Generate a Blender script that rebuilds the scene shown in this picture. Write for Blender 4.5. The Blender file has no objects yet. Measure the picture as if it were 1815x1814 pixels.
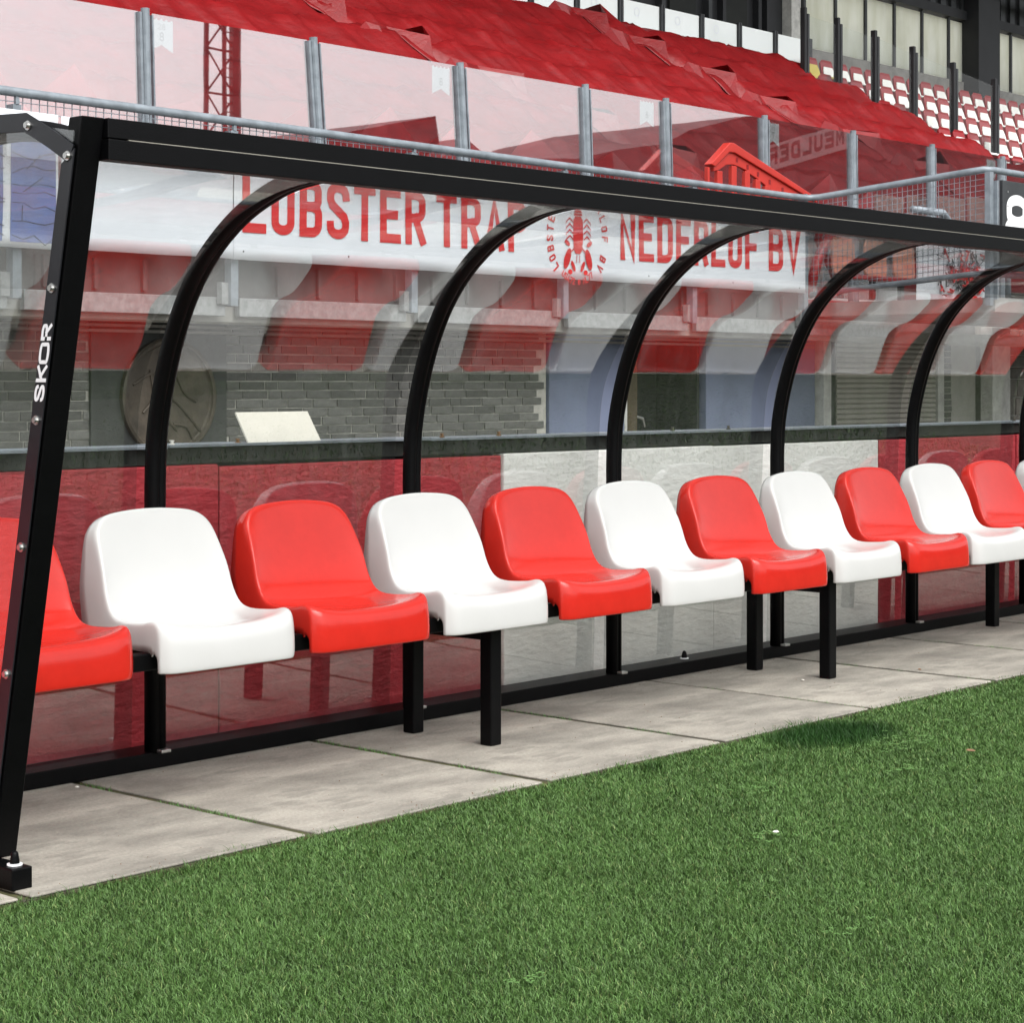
import bpy, math, random
import numpy as np
from mathutils import Vector, noise, Matrix
rnd = random.Random(7)
S = bpy.context.scene
COL = S.collection
R = math.radians

# ------------------------------------------------------------------ camera
cam = bpy.data.objects.new('camera', bpy.data.cameras.new('camera'))
COL.objects.link(cam)
cam.location = (0, 0, 1.3)
cam.rotation_euler = (R(90), 0, R(41.8 - 90))
cam.data.sensor_width = 36
cam.data.lens = 36 * 3577 / 1815
cam.data.shift_y = -(907 - 680) / 1815
cam.data.clip_start = 0.05
cam.data.clip_end = 2000
S.camera = cam
# ------------------------------------------------------------------ light
SUN_EL, SUN_AZ = R(52), R(-108)          # azimuth of the sun measured from +X
w = bpy.data.worlds.new('World'); S.world = w; w.use_nodes = True
nt = w.node_tree; nt.nodes.clear()
sky = nt.nodes.new('ShaderNodeTexSky'); sky.sky_type = 'NISHITA'; sky.sun_disc = False
sky.sun_elevation = SUN_EL; sky.sun_rotation = R(90) - SUN_AZ
sky.air_density = 1.0; sky.dust_density = 3.0; sky.ozone_density = 1.0
hs = nt.nodes.new('ShaderNodeHueSaturation'); hs.inputs['Saturation'].default_value = 0.16
bg = nt.nodes.new('ShaderNodeBackground'); bg.inputs['Strength'].default_value = 0.15
wo = nt.nodes.new('ShaderNodeOutputWorld')
nt.links.new(sky.outputs[0], hs.inputs['Color']); nt.links.new(hs.outputs[0], bg.inputs[0]); nt.links.new(bg.outputs[0], wo.inputs[0])
sd = bpy.data.lights.new('sun', 'SUN'); sd.energy = 1.15; sd.angle = R(55); sd.color = (1, .975, .94)
sun = bpy.data.objects.new('sun', sd); COL.objects.link(sun)
sv = Vector((math.cos(SUN_EL) * math.cos(SUN_AZ), math.cos(SUN_EL) * math.sin(SUN_AZ), math.sin(SUN_EL)))
sun.rotation_euler = (-sv).to_track_quat('-Z', 'Y').to_euler()
S.view_settings.view_transform = 'Standard'; S.view_settings.look = 'None'
S.view_settings.exposure = 1.02; S.view_settings.gamma = 1
S.view_settings.use_curve_mapping = False
S.render.engine = 'CYCLES'
S.cycles.transparent_max_bounces = 24
S.cycles.max_bounces = 10

# ------------------------------------------------------------------ materials
def N(m, t, **kw):
    n = m.node_tree.nodes.new(t)
    for k, v in kw.items():
        if k in n.inputs: n.inputs[k].default_value = v
        else: setattr(n, k, v)
    return n
def mat(name, col, rough=.5, metal=0, var=0, vscale=6, bump=0, bscale=60, spec=.5, objvar=0, stretch=None, coat=0, detail=4, dark=None, stain=0, stscale=1.5, attr=None, grain=0, gscale=120, spots=0):
    m = bpy.data.materials.new(name); m.use_nodes = True
    t = m.node_tree; b = t.nodes['Principled BSDF']; L = t.links
    b.inputs['Roughness'].default_value = rough; b.inputs['Metallic'].default_value = metal
    b.inputs['Specular IOR Level'].default_value = spec; b.inputs['Coat Weight'].default_value = coat
    b.inputs['Coat Roughness'].default_value = .08
    c4 = (*col, 1); out = None
    tc = N(m, 'ShaderNodeTexCoord'); mp = N(m, 'ShaderNodeMapping'); L.new(tc.outputs['Object'], mp.inputs[0])
    if stretch: mp.inputs['Scale'].default_value = stretch
    src = None
    def mixin(src, fac, colb, mode='MIX'):
        x = N(m, 'ShaderNodeMix', data_type='RGBA', blend_type=mode)
        if src is None: x.inputs[6].default_value = c4
        else: L.new(src, x.inputs[6])
        x.inputs[7].default_value = colb
        L.new(fac, x.inputs[0]); return x.outputs[2]
    if var:
        nz = N(m, 'ShaderNodeTexNoise', Scale=vscale, Detail=detail, Roughness=.6); L.new(mp.outputs[0], nz.inputs[0])
        mr = N(m, 'ShaderNodeMapRange'); mr.inputs[1].default_value = .35; mr.inputs[2].default_value = .68
        L.new(nz.outputs[0], mr.inputs[0])
        src = mixin(src, mr.outputs[0], (*[max(0, v * (1 - var)) for v in col], 1) if dark is None else (*dark, 1))
    if stain:
        nz = N(m, 'ShaderNodeTexNoise', Scale=stscale, Detail=5, Roughness=.65); L.new(tc.outputs['Object'], nz.inputs[0])
        mr = N(m, 'ShaderNodeMapRange'); mr.inputs[1].default_value = .5; mr.inputs[2].default_value = .66; mr.inputs[4].default_value = stain
        L.new(nz.outputs[0], mr.inputs[0])
        src = mixin(src, mr.outputs[0], (*[v * .45 for v in col], 1))
    if spots:
        nz = N(m, 'ShaderNodeTexNoise', Scale=7.5, Detail=2, Roughness=.5); mp2 = N(m, 'ShaderNodeMapping'); mp2.inputs['Scale'].default_value = (.6, 1.5, 1); mp2.inputs['Location'].default_value = (3, 7, 1)
        L.new(tc.outputs['Object'], mp2.inputs[0]); L.new(mp2.outputs[0], nz.inputs[0])
        mr = N(m, 'ShaderNodeMapRange'); mr.inputs[1].default_value = .60; mr.inputs[2].default_value = .66; mr.inputs[4].default_value = spots
        L.new(nz.outputs[0], mr.inputs[0]); src = mixin(src, mr.outputs[0], (*[v * .5 for v in col], 1))
    if grain:
        nz = N(m, 'ShaderNodeTexNoise', Scale=gscale, Detail=3, Roughness=.7); L.new(tc.outputs['Object'], nz.inputs[0])
        mr = N(m, 'ShaderNodeMapRange'); mr.inputs[1].default_value = .3; mr.inputs[2].default_value = .7; mr.inputs[3].default_value = 1 - grain; mr.inputs[4].default_value = 1 + grain
        L.new(nz.outputs[0], mr.inputs[0]); x = N(m, 'ShaderNodeMix', data_type='RGBA', blend_type='MULTIPLY'); x.inputs[0].default_value = 1
        if src is None: x.inputs[6].default_value = c4
        else: L.new(src, x.inputs[6])
        L.new(mr.outputs[0], x.inputs[7]); src = x.outputs[2]
    if objvar:
        oi = N(m, 'ShaderNodeObjectInfo'); mr = N(m, 'ShaderNodeMapRange'); mr.inputs[3].default_value = 1 - objvar; mr.inputs[4].default_value = 1 + objvar
        L.new(oi.outputs['Random'], mr.inputs[0])
        x = N(m, 'ShaderNodeMix', data_type='RGBA', blend_type='MULTIPLY'); x.inputs[0].default_value = 1
        if src is None: x.inputs[6].default_value = c4
        else: L.new(src, x.inputs[6])
        L.new(mr.outputs[0], x.inputs[7]); src = x.outputs[2]
    if attr:
        a = N(m, 'ShaderNodeAttribute', attribute_name=attr)
        src = a.outputs['Color']
    if src is None: b.inputs['Base Color'].default_value = c4
    else: L.new(src, b.inputs['Base Color'])
    if bump:
        nz = N(m, 'ShaderNodeTexNoise', Scale=bscale, Detail=6, Roughness=.6); L.new(mp.outputs[0], nz.inputs[0])
        bm = N(m, 'ShaderNodeBump', Strength=1.0, Distance=bump); L.new(nz.outputs[0], bm.inputs['Height']); L.new(bm.outputs[0], b.inputs['Normal'])
    return m
def glass(name, ior, tint, rough=.02, base=0.0, wav=0, milk=0, dirt=0):
    m = bpy.data.materials.new(name); m.use_nodes = True; t = m.node_tree; L = t.links; t.nodes.clear()
    o = N(m, 'ShaderNodeOutputMaterial'); fr = N(m, 'ShaderNodeLayerWeight', Blend=.5)   # facing = 1 - |N.I|
    pw = N(m, 'ShaderNodeMath', operation='POWER'); L.new(fr.outputs['Facing'], pw.inputs[0]); pw.inputs[1].default_value = 5
    f0 = ((ior - 1) / (ior + 1)) ** 2 + base
    inv = N(m, 'ShaderNodeMapRange'); L.new(pw.outputs[0], inv.inputs[0]); inv.inputs[3].default_value = f0; inv.inputs[4].default_value = 1
    tr = N(m, 'ShaderNodeBsdfTransparent'); tr.inputs[0].default_value = (*tint, 1)
    gl = N(m, 'ShaderNodeBsdfGlossy', Roughness=rough)
    mx = N(m, 'ShaderNodeMixShader')
    if milk:
        df = N(m, 'ShaderNodeBsdfDiffuse'); df.inputs[0].default_value = (.9, .95, .93, 1)
        m2 = N(m, 'ShaderNodeMixShader'); m2.inputs[0].default_value = milk
        if dirt:                                     # dried drip marks and smears
            tc = N(m, 'ShaderNodeTexCoord'); mp = N(m, 'ShaderNodeMapping'); mp.inputs['Scale'].default_value = (7, 7, .9); L.new(tc.outputs['Object'], mp.inputs[0])
            nz = N(m, 'ShaderNodeTexNoise', Scale=3.0, Detail=6, Roughness=.65); L.new(mp.outputs[0], nz.inputs[0])
            mr = N(m, 'ShaderNodeMapRange'); mr.inputs[1].default_value = .48; mr.inputs[2].default_value = .75; mr.inputs[3].default_value = milk; mr.inputs[4].default_value = dirt
            L.new(nz.outputs[0], mr.inputs[0]); L.new(mr.outputs[0], m2.inputs[0])
        L.new(tr.outputs[0], m2.inputs[1]); L.new(df.outputs[0], m2.inputs[2]); L.new(m2.outputs[0], mx.inputs[1])
    else: L.new(tr.outputs[0], mx.inputs[1])
    if wav:
        tc = N(m, 'ShaderNodeTexCoord'); nz = N(m, 'ShaderNodeTexNoise', Scale=2.2, Detail=1); L.new(tc.outputs['Object'], nz.inputs[0])
        bm = N(m, 'ShaderNodeBump', Strength=1.0, Distance=wav); L.new(nz.outputs[0], bm.inputs['Height']); L.new(bm.outputs[0], gl.inputs['Normal'])
    L.new(inv.outputs[0], mx.inputs[0]); L.new(gl.outputs[0], mx.inputs[2]); L.new(mx.outputs[0], o.inputs[0])
    return m
M = {}
M['black'] = mat('black_powder_coat', (.0018, .0018, .0022), .42, var=.3, vscale=20, bump=.0005, bscale=240, spec=.13)
M['black_strip'] = mat('black_painted_strip', (.012, .0125, .016), .3, var=.3, vscale=20, spec=.45)
M['joint'] = mat('pale_joint_highlight', (.35, .33, .28), .5, .3)
M['seat_white'] = mat('white_plastic', (.565, .565, .55), .16, bump=.0003, bscale=15, var=.04, vscale=3, spec=.5)
M['seat_red'] = mat('red_plastic', (.54, .021, .013), .16, bump=.0003, bscale=15, var=.12, vscale=3, spec=.38, grain=.03, gscale=30)
M['steel'] = mat('stainless_steel', (.62, .62, .6), .3, 1)
M['galv'] = mat('galvanised_steel', (.25, .285, .315), .45, .2, var=.35, vscale=9, bump=.0006, bscale=50)
M['galv_flat'] = mat('spangled_galvanised_sheet', (.29, .30, .295), .5, .2, var=.3, vscale=24, detail=2, bump=.001, bscale=30)
M['pane'] = glass('clear_polycarbonate', 2.0, (.94, .95, .945), .0, wav=.00012, milk=.002, dirt=.018)
M['glass'] = glass('balustrade_glass', 1.9, (.94, .95, .95), .01, base=.265, wav=.0001)
M['glass_milky'] = glass('frosted_balustrade_glass', 1.6, (.85, .88, .87), .2, base=.06, milk=.9)
M['glass_clear'] = glass('plain_glass', 1.32, (.95, .96, .955), .01)
M['slab'] = mat('concrete_slab', (.360, .335, .285), .85, var=.5, vscale=2.2, bump=.003, bscale=38, stretch=(.7, 2.2, 1), objvar=.10, stain=.75, stscale=2.3, grain=.18, gscale=90, spots=.55)
M['moss'] = mat('mossy_joint_soil', (.07, .07, .02), .95, var=.5, vscale=14, dark=(.055, .05, .035), bump=.004, bscale=60)
M['soil'] = mat('dark_soil', (.025, .04, .012), .95, var=.4, vscale=9, bump=.006, bscale=50)
M['red_conc'] = mat('red_painted_concrete', (.46, .034, .046), .55, var=.15, vscale=5, bump=.012, bscale=16, stretch=(1, 1, 2.2), stain=.15, stscale=2, grain=.08, gscale=45)
M['white_conc'] = mat('white_painted_concrete', (.92, .91, .87), .6, var=.06, vscale=5, bump=.008, bscale=16, stretch=(1, 1, 2.6), stain=.10, stscale=3, grain=.04, gscale=45)
M['dark_conc'] = mat('dark_weathered_concrete', (.028, .032, .026), .8, var=.5, vscale=6, bump=.002, bscale=50, stain=.4)
M['grey_conc'] = mat('grey_concrete', (.26, .25, .23), .85, var=.3, vscale=3, bump=.002, bscale=40, stain=.4)
M['fascia_conc'] = mat('dull_fascia_concrete', (.11, .105, .10), .85, var=.3, vscale=3, bump=.002, bscale=40, stain=.4)
M['brick'] = mat('grey_brick', (.130, .130, .120), .85, var=.35, vscale=14, bump=.004, bscale=60, objvar=.28, grain=.25, gscale=60)
M['mortar'] = mat('mortar', (.46, .45, .40), .9, var=.25, vscale=20, bump=.002, bscale=90)
M['slate'] = mat('slate_plaque', (.045, .048, .044), .6, var=.4, vscale=5, bump=.002, bscale=30, stain=.4)
M['bronze'] = mat('weathered_bronze_relief', (.085, .070, .050), .6, .2, var=.5, vscale=7, bump=.012, bscale=9, stain=.5, stscale=5)
M['banner'] = mat('white_banner_vinyl', (.68, .71, .75), .45, bump=.004, bscale=3.5, var=.05, vscale=3)
M['print_red'] = mat('red_print', (.56, .025, .025), .45, bump=.002, bscale=4)
M['print_blue'] = mat('blue_print', (.09, .15, .40), .45, var=.3, vscale=5, dark=(.12, .13, .30))
M['print_navy'] = mat('navy_print', (.02, .03, .10), .5)
M['print_black'] = mat('black_print', (.02, .02, .02), .5)
M['print_white'] = mat('white_print', (.82, .83, .84), .45)
M['print_grey'] = mat('grey_print', (.38, .36, .36), .5)
M['sticker'] = mat('pale_sticker', (.74, .74, .75), .5)
M['tarp'] = mat('red_tarpaulin', (.235, .007, .009), .42, var=.3, vscale=2.2, bump=.010, bscale=7, spec=.32, stretch=(1, 2.2, 2.2), stain=.12, stscale=1)
M['tarp_front'] = mat('glossy_red_tarpaulin', (.42, .014, .018), .3, var=.25, vscale=3, bump=.006, bscale=7, spec=.8)
M['barrier'] = mat('red_barrier_plastic', (.46, .02, .010), .4, var=.15, vscale=6)
M['paper'] = mat('cream_board', (.66, .63, .55), .6, var=.08, vscale=12, bump=.0006, bscale=70)
M['blue_panel'] = mat('blue_grey_panel', (.17, .20, .29), .5, var=.2, vscale=1.5, stain=.2)
M['white_frame'] = mat('white_painted_wood', (.62, .62, .58), .6, var=.3, vscale=8, bump=.003, bscale=22, stain=.35, stscale=5)
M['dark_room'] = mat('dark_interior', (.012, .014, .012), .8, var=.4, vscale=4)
M['brown'] = mat('brown_wood', (.07, .05, .025), .7, var=.4, vscale=8, stretch=(1, 1, .2), bump=.002, bscale=30)
M['shutter'] = mat('beige_roller_shutter', (.42, .40, .35), .55, var=.2, vscale=5, stain=.25, stscale=3)
M['stone'] = mat('rough_grey_stone', (.15, .14, .12), .9, var=.4, vscale=6, bump=.01, bscale=14, objvar=.25)
M['pale_wall'] = mat('pale_render', (.40, .39, .35), .8, var=.25, vscale=3, bump=.003, bscale=30, stain=.3)
M['far_black'] = mat('black_cladding', (.014, .015, .017), .6, var=.3, vscale=3)
M['far_dark'] = mat('dark_grey_steel', (.05, .053, .056), .5, .3, var=.3, vscale=4)
M['far_window'] = mat('translucent_window_sheet', (.95, .95, .88), .35, var=.14, vscale=1.3, stretch=(3, 1, .6), stain=.1, stscale=.9, dark=(.84, .84, .74))
def translucent(m, f):
    t = m.node_tree; b = t.nodes['Principled BSDF']; o = [n for n in t.nodes if n.type == 'OUTPUT_MATERIAL'][0]
    tr = N(m, 'ShaderNodeBsdfTranslucent'); mx = N(m, 'ShaderNodeMixShader'); mx.inputs[0].default_value = f
    src = b.inputs['Base Color'].links[0].from_socket; t.links.new(src, tr.inputs[0])
    t.links.new(b.outputs[0], mx.inputs[1]); t.links.new(tr.outputs[0], mx.inputs[2]); t.links.new(mx.outputs[0], o.inputs[0])
translucent(M['far_window'], .97)
M['old_red'] = mat('old_red_seat', (.30, .014, .018), .35, var=.2)
M['old_white'] = mat('old_white_seat', (.85, .84, .80), .4, var=.1)
M['old_yellow'] = mat('old_yellow_seat', (.60, .48, .09), .4, var=.1)
M['salmon'] = mat('faded_salmon_seat', (.50, .22, .15), .5, var=.15)
M['pink'] = mat('pale_pink_reflection', (.85, .50, .45), .55, var=.1)
M['grass'] = mat('grass_blades', (.05, .11, .02), .55, attr='tint', spec=.3)
M['leaf'] = mat('clover_leaf', (.10, .22, .05), .55, var=.3, vscale=60)
M['chip'] = mat('white_shell_litter', (.75, .72, .66), .6, var=.2, vscale=60)
M['chip_brown'] = mat('dry_brown_leaf', (.22, .12, .06), .8, var=.3, vscale=60)
M['orange'] = mat('rusty_orange_fixing', (.22, .10, .03), .6, var=.4, vscale=40)
M['lamp'] = mat('cream_lamp', (.6, .45, .3), .5)
M['mast'] = mat('dark_mast_steel', (.03, .03, .032), .6)
M['opp'] = mat('opposite_stand_cladding', (.045, .042, .045), .7, var=.4, vscale=.3)

# ------------------------------------------------------------------ mesh helpers
class MB:
    def __init__(s): s.v = []; s.f = []
    def add(s, vs, fs):
        o = len(s.v); s.v += [tuple(p) for p in vs]; s.f += [tuple(i + o for i in f) for f in fs]; return s
    def box(s, x0, x1, y0, y1, z0, z1):
        return s.add([(x0, y0, z0), (x1, y0, z0), (x1, y1, z0), (x0, y1, z0), (x0, y0, z1), (x1, y0, z1), (x1, y1, z1), (x0, y1, z1)],
                     [(3, 2, 1, 0), (4, 5, 6, 7), (0, 1, 5, 4), (1, 2, 6, 5), (2, 3, 7, 6), (3, 0, 4, 7)])
    def bar(s, a, b, wx, wy, ref=(0, 0, 1)):          # rectangular bar from a to b
        a = Vector(a); b = Vector(b); d = (b - a).normalized(); u = d.cross(Vector(ref)).normalized() * wx / 2
        v = u.normalized().cross(d) * wy / 2
        vs = [p + q for p in (a, b) for q in (-u - v, u - v, u + v, -u + v)]
        return s.add(vs, [(3, 2, 1, 0), (4, 5, 6, 7), (0, 1, 5, 4), (1, 2, 6, 5), (2, 3, 7, 6), (3, 0, 4, 7)])
    def tube(s, pts, r, n=10, cap=True):
        pts = [Vector(p) for p in pts]; rings = []; k = len(pts)
        prev = None
        for i, p in enumerate(pts):
            d = ((pts[min(i + 1, k - 1)] - pts[max(i - 1, 0)])).normalized()
            if prev is None:
                u = d.cross(Vector((0, 0, 1)))
                if u.length < .01: u = d.cross(Vector((1, 0, 0)))
            else: u = prev - d * prev.dot(d)
            u.normalize(); prev = u; v = d.cross(u)
            rings.append([p + (u * math.cos(2 * math.pi * j / n) + v * math.sin(2 * math.pi * j / n)) * r for j in range(n)])
        vs = [q for rr in rings for q in rr]; fs = []
        for i in range(k - 1):
            for j in range(n):
                j2 = (j + 1) % n; fs.append((i * n + j, i * n + j2, (i + 1) * n + j2, (i + 1) * n + j))
        if cap: fs.append(tuple(range(n))[::-1]); fs.append(tuple((k - 1) * n + j for j in range(n)))
        return s.add(vs, fs)
    def prism(s, poly, axis, a, b):                   # polygon in the plane across `axis`, extruded a..b
        def P(p, t): return {'x': (t, p[0], p[1]), 'y': (p[0], t, p[1]), 'z': (p[0], p[1], t)}[axis]
        n = len(poly); vs = [P(p, a) for p in poly] + [P(p, b) for p in poly]
        return s.add(vs, [tuple(range(n))[::-1], tuple(range(n, 2 * n))] + [(i, (i + 1) % n, n + (i + 1) % n, n + i) for i in range(n)])
    def mesh(s, name, m, smooth=False):
        me = bpy.data.meshes.new(name); me.from_pydata(s.v, [], s.f); me.update()
        if m: me.materials.append(M[m] if isinstance(m, str) else m)
        if smooth:
            me.polygons.foreach_set('use_smooth', [True] * len(me.polygons))
        return me
    def build(s, name, m, parent=None, smooth=False, bevel=0, loc=None, label=None, kind=None):
        o = bpy.data.objects.new(name, s.mesh(name, m, smooth)); COL.objects.link(o)
        if parent: o.parent = parent
        if loc: o.location = loc
        if bevel:
            b = o.modifiers.new('bevel', 'BEVEL'); b.width = bevel; b.segments = 2; b.limit_method = 'ANGLE'
        if label: o['label'] = label
        if kind: o['kind'] = kind
        return o
def tag(o, label=None, cat=None, group=None, kind=None):
    if label: o['label'] = label
    if cat: o['category'] = cat
    if group: o['group'] = group
    if kind: o['kind'] = kind
    return o
def thing(name, label, cat, loc=(0, 0, 0), group=None):
    o = bpy.data.objects.new(name, None); COL.objects.link(o); o.location = loc; o.empty_display_size = .1
    return tag(o, label, cat, group)
def inst(name, me, parent=None, loc=(0, 0, 0), rot=None, scale=None, label=None):
    o = bpy.data.objects.new(name, me); COL.objects.link(o); o.location = loc
    if parent: o.parent = parent
    if rot: o.rotation_euler = rot
    if scale: o.scale = scale
    if label: o['label'] = label
    return o
def copy_tree(o, parent=None, depth=0):
    c = o.copy(); COL.objects.link(c)
    if parent: c.parent = parent
    if depth < 3:
        for ch in o.children: copy_tree(ch, c, depth + 1)
    return c

# stroke letters ---------------------------------------------------
def arc(cx, cy, rx, ry, a0, a1, n=7):
    return [(cx + rx * math.cos(R(a0 + (a1 - a0) * i / n)), cy + ry * math.sin(R(a0 + (a1 - a0) * i / n))) for i in range(n + 1)]
def rr(y0, y1, r=.5, x0=0, x1=1, ry=.16):             # closed rounded rectangle stroke
    h = (x1 - x0) * r
    return arc(x1 - h, y1 - ry, h, ry, 0, 90) + arc(x0 + h, y1 - ry, h, ry, 90, 180) + arc(x0 + h, y0 + ry, h, ry, 180, 270) + arc(x1 - h, y0 + ry, h, ry, 270, 360) + [(x1, y1 - ry)]
G = {
 'L': [[(0, 1), (0, 0), (1, 0)]], 'O': [rr(0, 1)], '0': [rr(0, 1)],
 'B': [[(0, 0), (0, 1), (.55, 1)] + arc(.55, .86, .42, .14, 90, 0) + arc(.55, .67, .42, .13, 0, -90) + [(.1, .54)], [(.1, .54), (.55, .54)] + arc(.55, .38, .45, .16, 90, 0) + arc(.55, .16, .45, .16, 0, -90) + [(0, 0)]],
 'S': [[(1, .82)] + arc(.5, .84, .5, .16, 10, 180) + [(0, .74), (.12, .62), (.88, .38), (1, .26)] + arc(.5, .16, .5, .16, 0, -170) + [(0, .18)]],
 'T': [[(0, 1), (1, 1)], [(.5, 1), (.5, 0)]], 'E': [[(1, 1), (0, 1), (0, 0), (1, 0)], [(0, .52), (.8, .52)]],
 'F': [[(1, 1), (0, 1), (0, 0)], [(0, .5), (.8, .5)]],
 'R': [[(0, 0), (0, 1), (.5, 1)] + arc(.5, .84, .5, .16, 90, 0) + arc(.5, .64, .5, .15, 0, -90) + [(0, .49)], [(.5, .49), (1, 0)]],
 'P': [[(0, 0), (0, 1), (.5, 1)] + arc(.5, .84, .5, .16, 90, 0) + arc(.5, .62, .5, .16, 0, -90) + [(0, .46)]],
 'A': [[(0, 0), (.5, 1), (1, 0)], [(.17, .27), (.83, .27)]], 'N': [[(0, 0), (0, 1), (1, 0), (1, 1)]],
 'D': [[(0, 0), (0, 1), (.5, 1)] + arc(.5, .82, .5, .18, 90, 0) + arc(.5, .18, .5, .18, 0, -90) + [(0, 0)]],
 'V': [[(0, 1), (.5, 0), (1, 1)]], 'U': [[(0, 1)] + arc(.5, .18, .5, .18, 180, 360) + [(1, 1)]],
 'M': [[(0, 0), (0, 1), (.5, .3), (1, 1), (1, 0)]], 'K': [[(0, 0), (0, 1)], [(1, 1), (.05, .45)], [(.3, .6), (1, 0)]],
 '8': [rr(.52, 1, x0=.08, x1=.92), rr(0, .52)], '7': [[(0, 1), (1, 1), (.35, 0)]],
 '2': [[(0, .75)] + arc(.5, .82, .5, .18, 180, 0) + [(1, .7), (0, 0), (1, 0)]], 'I': [[(.5, 0), (.5, 1)]],
 '@': [rr(.1, .9, ry=.3), [(.35, .4), (.35, .6), (.65, .6)]], 'G': [[(1, .78)] + arc(.5, .82, .5, .18, 0, 180) + arc(.5, .18, .5, .18, 180, 360) + [(1, .48), (.55, .48)]],
}
def strokes(mb, ch, fn, x0, z0, wd, ht, t, t_v=None):
    """adds glyph in box x0..x0+wd, z0..z0+ht of stroke t; fn maps (x, z, k) to 3d"""
    iw, ih = wd - t, ht - (t_v or t)
    for si, st in enumerate(G.get(ch, [])):
        P = [Vector((x0 + t / 2 + p[0] * iw, z0 + (t_v or t) / 2 + p[1] * ih)) for p in st]
        Q = [P[0]]
        for p in P[1:]:
            if (p - Q[-1]).length > 1e-5: Q.append(p)
        P = Q; n = len(P); Lp = []; Rp = []; closed = (P[0] - P[-1]).length < 1e-4
        for i in range(n):
            if closed and i in (0, n - 1): a, b = P[n - 2], P[1]
            else: a, b = P[max(i - 1, 0)], P[min(i + 1, n - 1)]
            d1 = (P[i] - a) if (P[i] - a).length > 1e-6 else (b - P[i]); d2 = (b - P[i]) if (b - P[i]).length > 1e-6 else d1
            d1 = d1.normalized(); d2 = d2.normalized(); tt = (d1 + d2)
            if tt.length < .2: tt = d1.copy()
            tt.normalize(); nn = Vector((-tt.y, tt.x)); c = max(.5, nn.dot(Vector((-d1.y, d1.x))))
            off = nn * (t / 2 / c)
            ex = Vector((0, 0))
            if not closed and i == 0: ex = -d2 * t / 2
            if not closed and i == n - 1: ex = d1 * t / 2
            Lp.append(P[i] + off + ex); Rp.append(P[i] - off + ex)
        vs = [fn(p.x, p.y, si) for p in Lp] + [fn(p.x, p.y, si) for p in Rp]
        mb.add(vs, [(i, i + 1, n + i + 1, n + i) for i in range(n - 1)])
def text_row(mb, txt, x0, x1, z0, z1, fn, t, gap=.28, sp=.6):
    units = sum(sp if c == ' ' else (.55 if c in 'I' else 1) for c in txt) + gap * (len(txt) - 1)
    u = (x1 - x0) / units; x = x0
    for c in txt:
        wd = u * (sp if c == ' ' else (.55 if c in 'I' else 1))
        strokes(mb, c, fn, x, z0, wd, z1 - z0, t); x += wd + gap * u

# ================================================================== GROUND
MB().add([(-300, -300, -.03), (400, -300, -.03), (400, 400, -.03), (-300, 400, -.03)], [(0, 1, 2, 3)]).build('ground', 'soil', kind='structure')
pav = MB().box(-6, 24, 4.31, 5.72, -.029, -.008).build('pavement', 'moss', kind='structure')
xs = [-.97, .03, 1.03, 2.03, 2.98, 3.955, 5.0, 5.975, 6.98, 7.99, 9.0, 10.0, 11.0, 12.0, 13.0, 14.0, 15.0, 16.0]
for i in range(len(xs) - 1):
    g = .019 + rnd.uniform(-.004, .004)
    mb = MB().box(-(xs[i + 1] - xs[i]) / 2 + g, (xs[i + 1] - xs[i]) / 2 - g, -.70, .70, -.0077, 0)
    o = mb.build('slab', 'slab', pav, bevel=.004, loc=((xs[i] + xs[i + 1]) / 2, 5.015, rnd.uniform(-.001, .0015)))
    o.rotation_euler = (rnd.uniform(-.0008, .0008), rnd.uniform(-.001, .001), 0)

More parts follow.
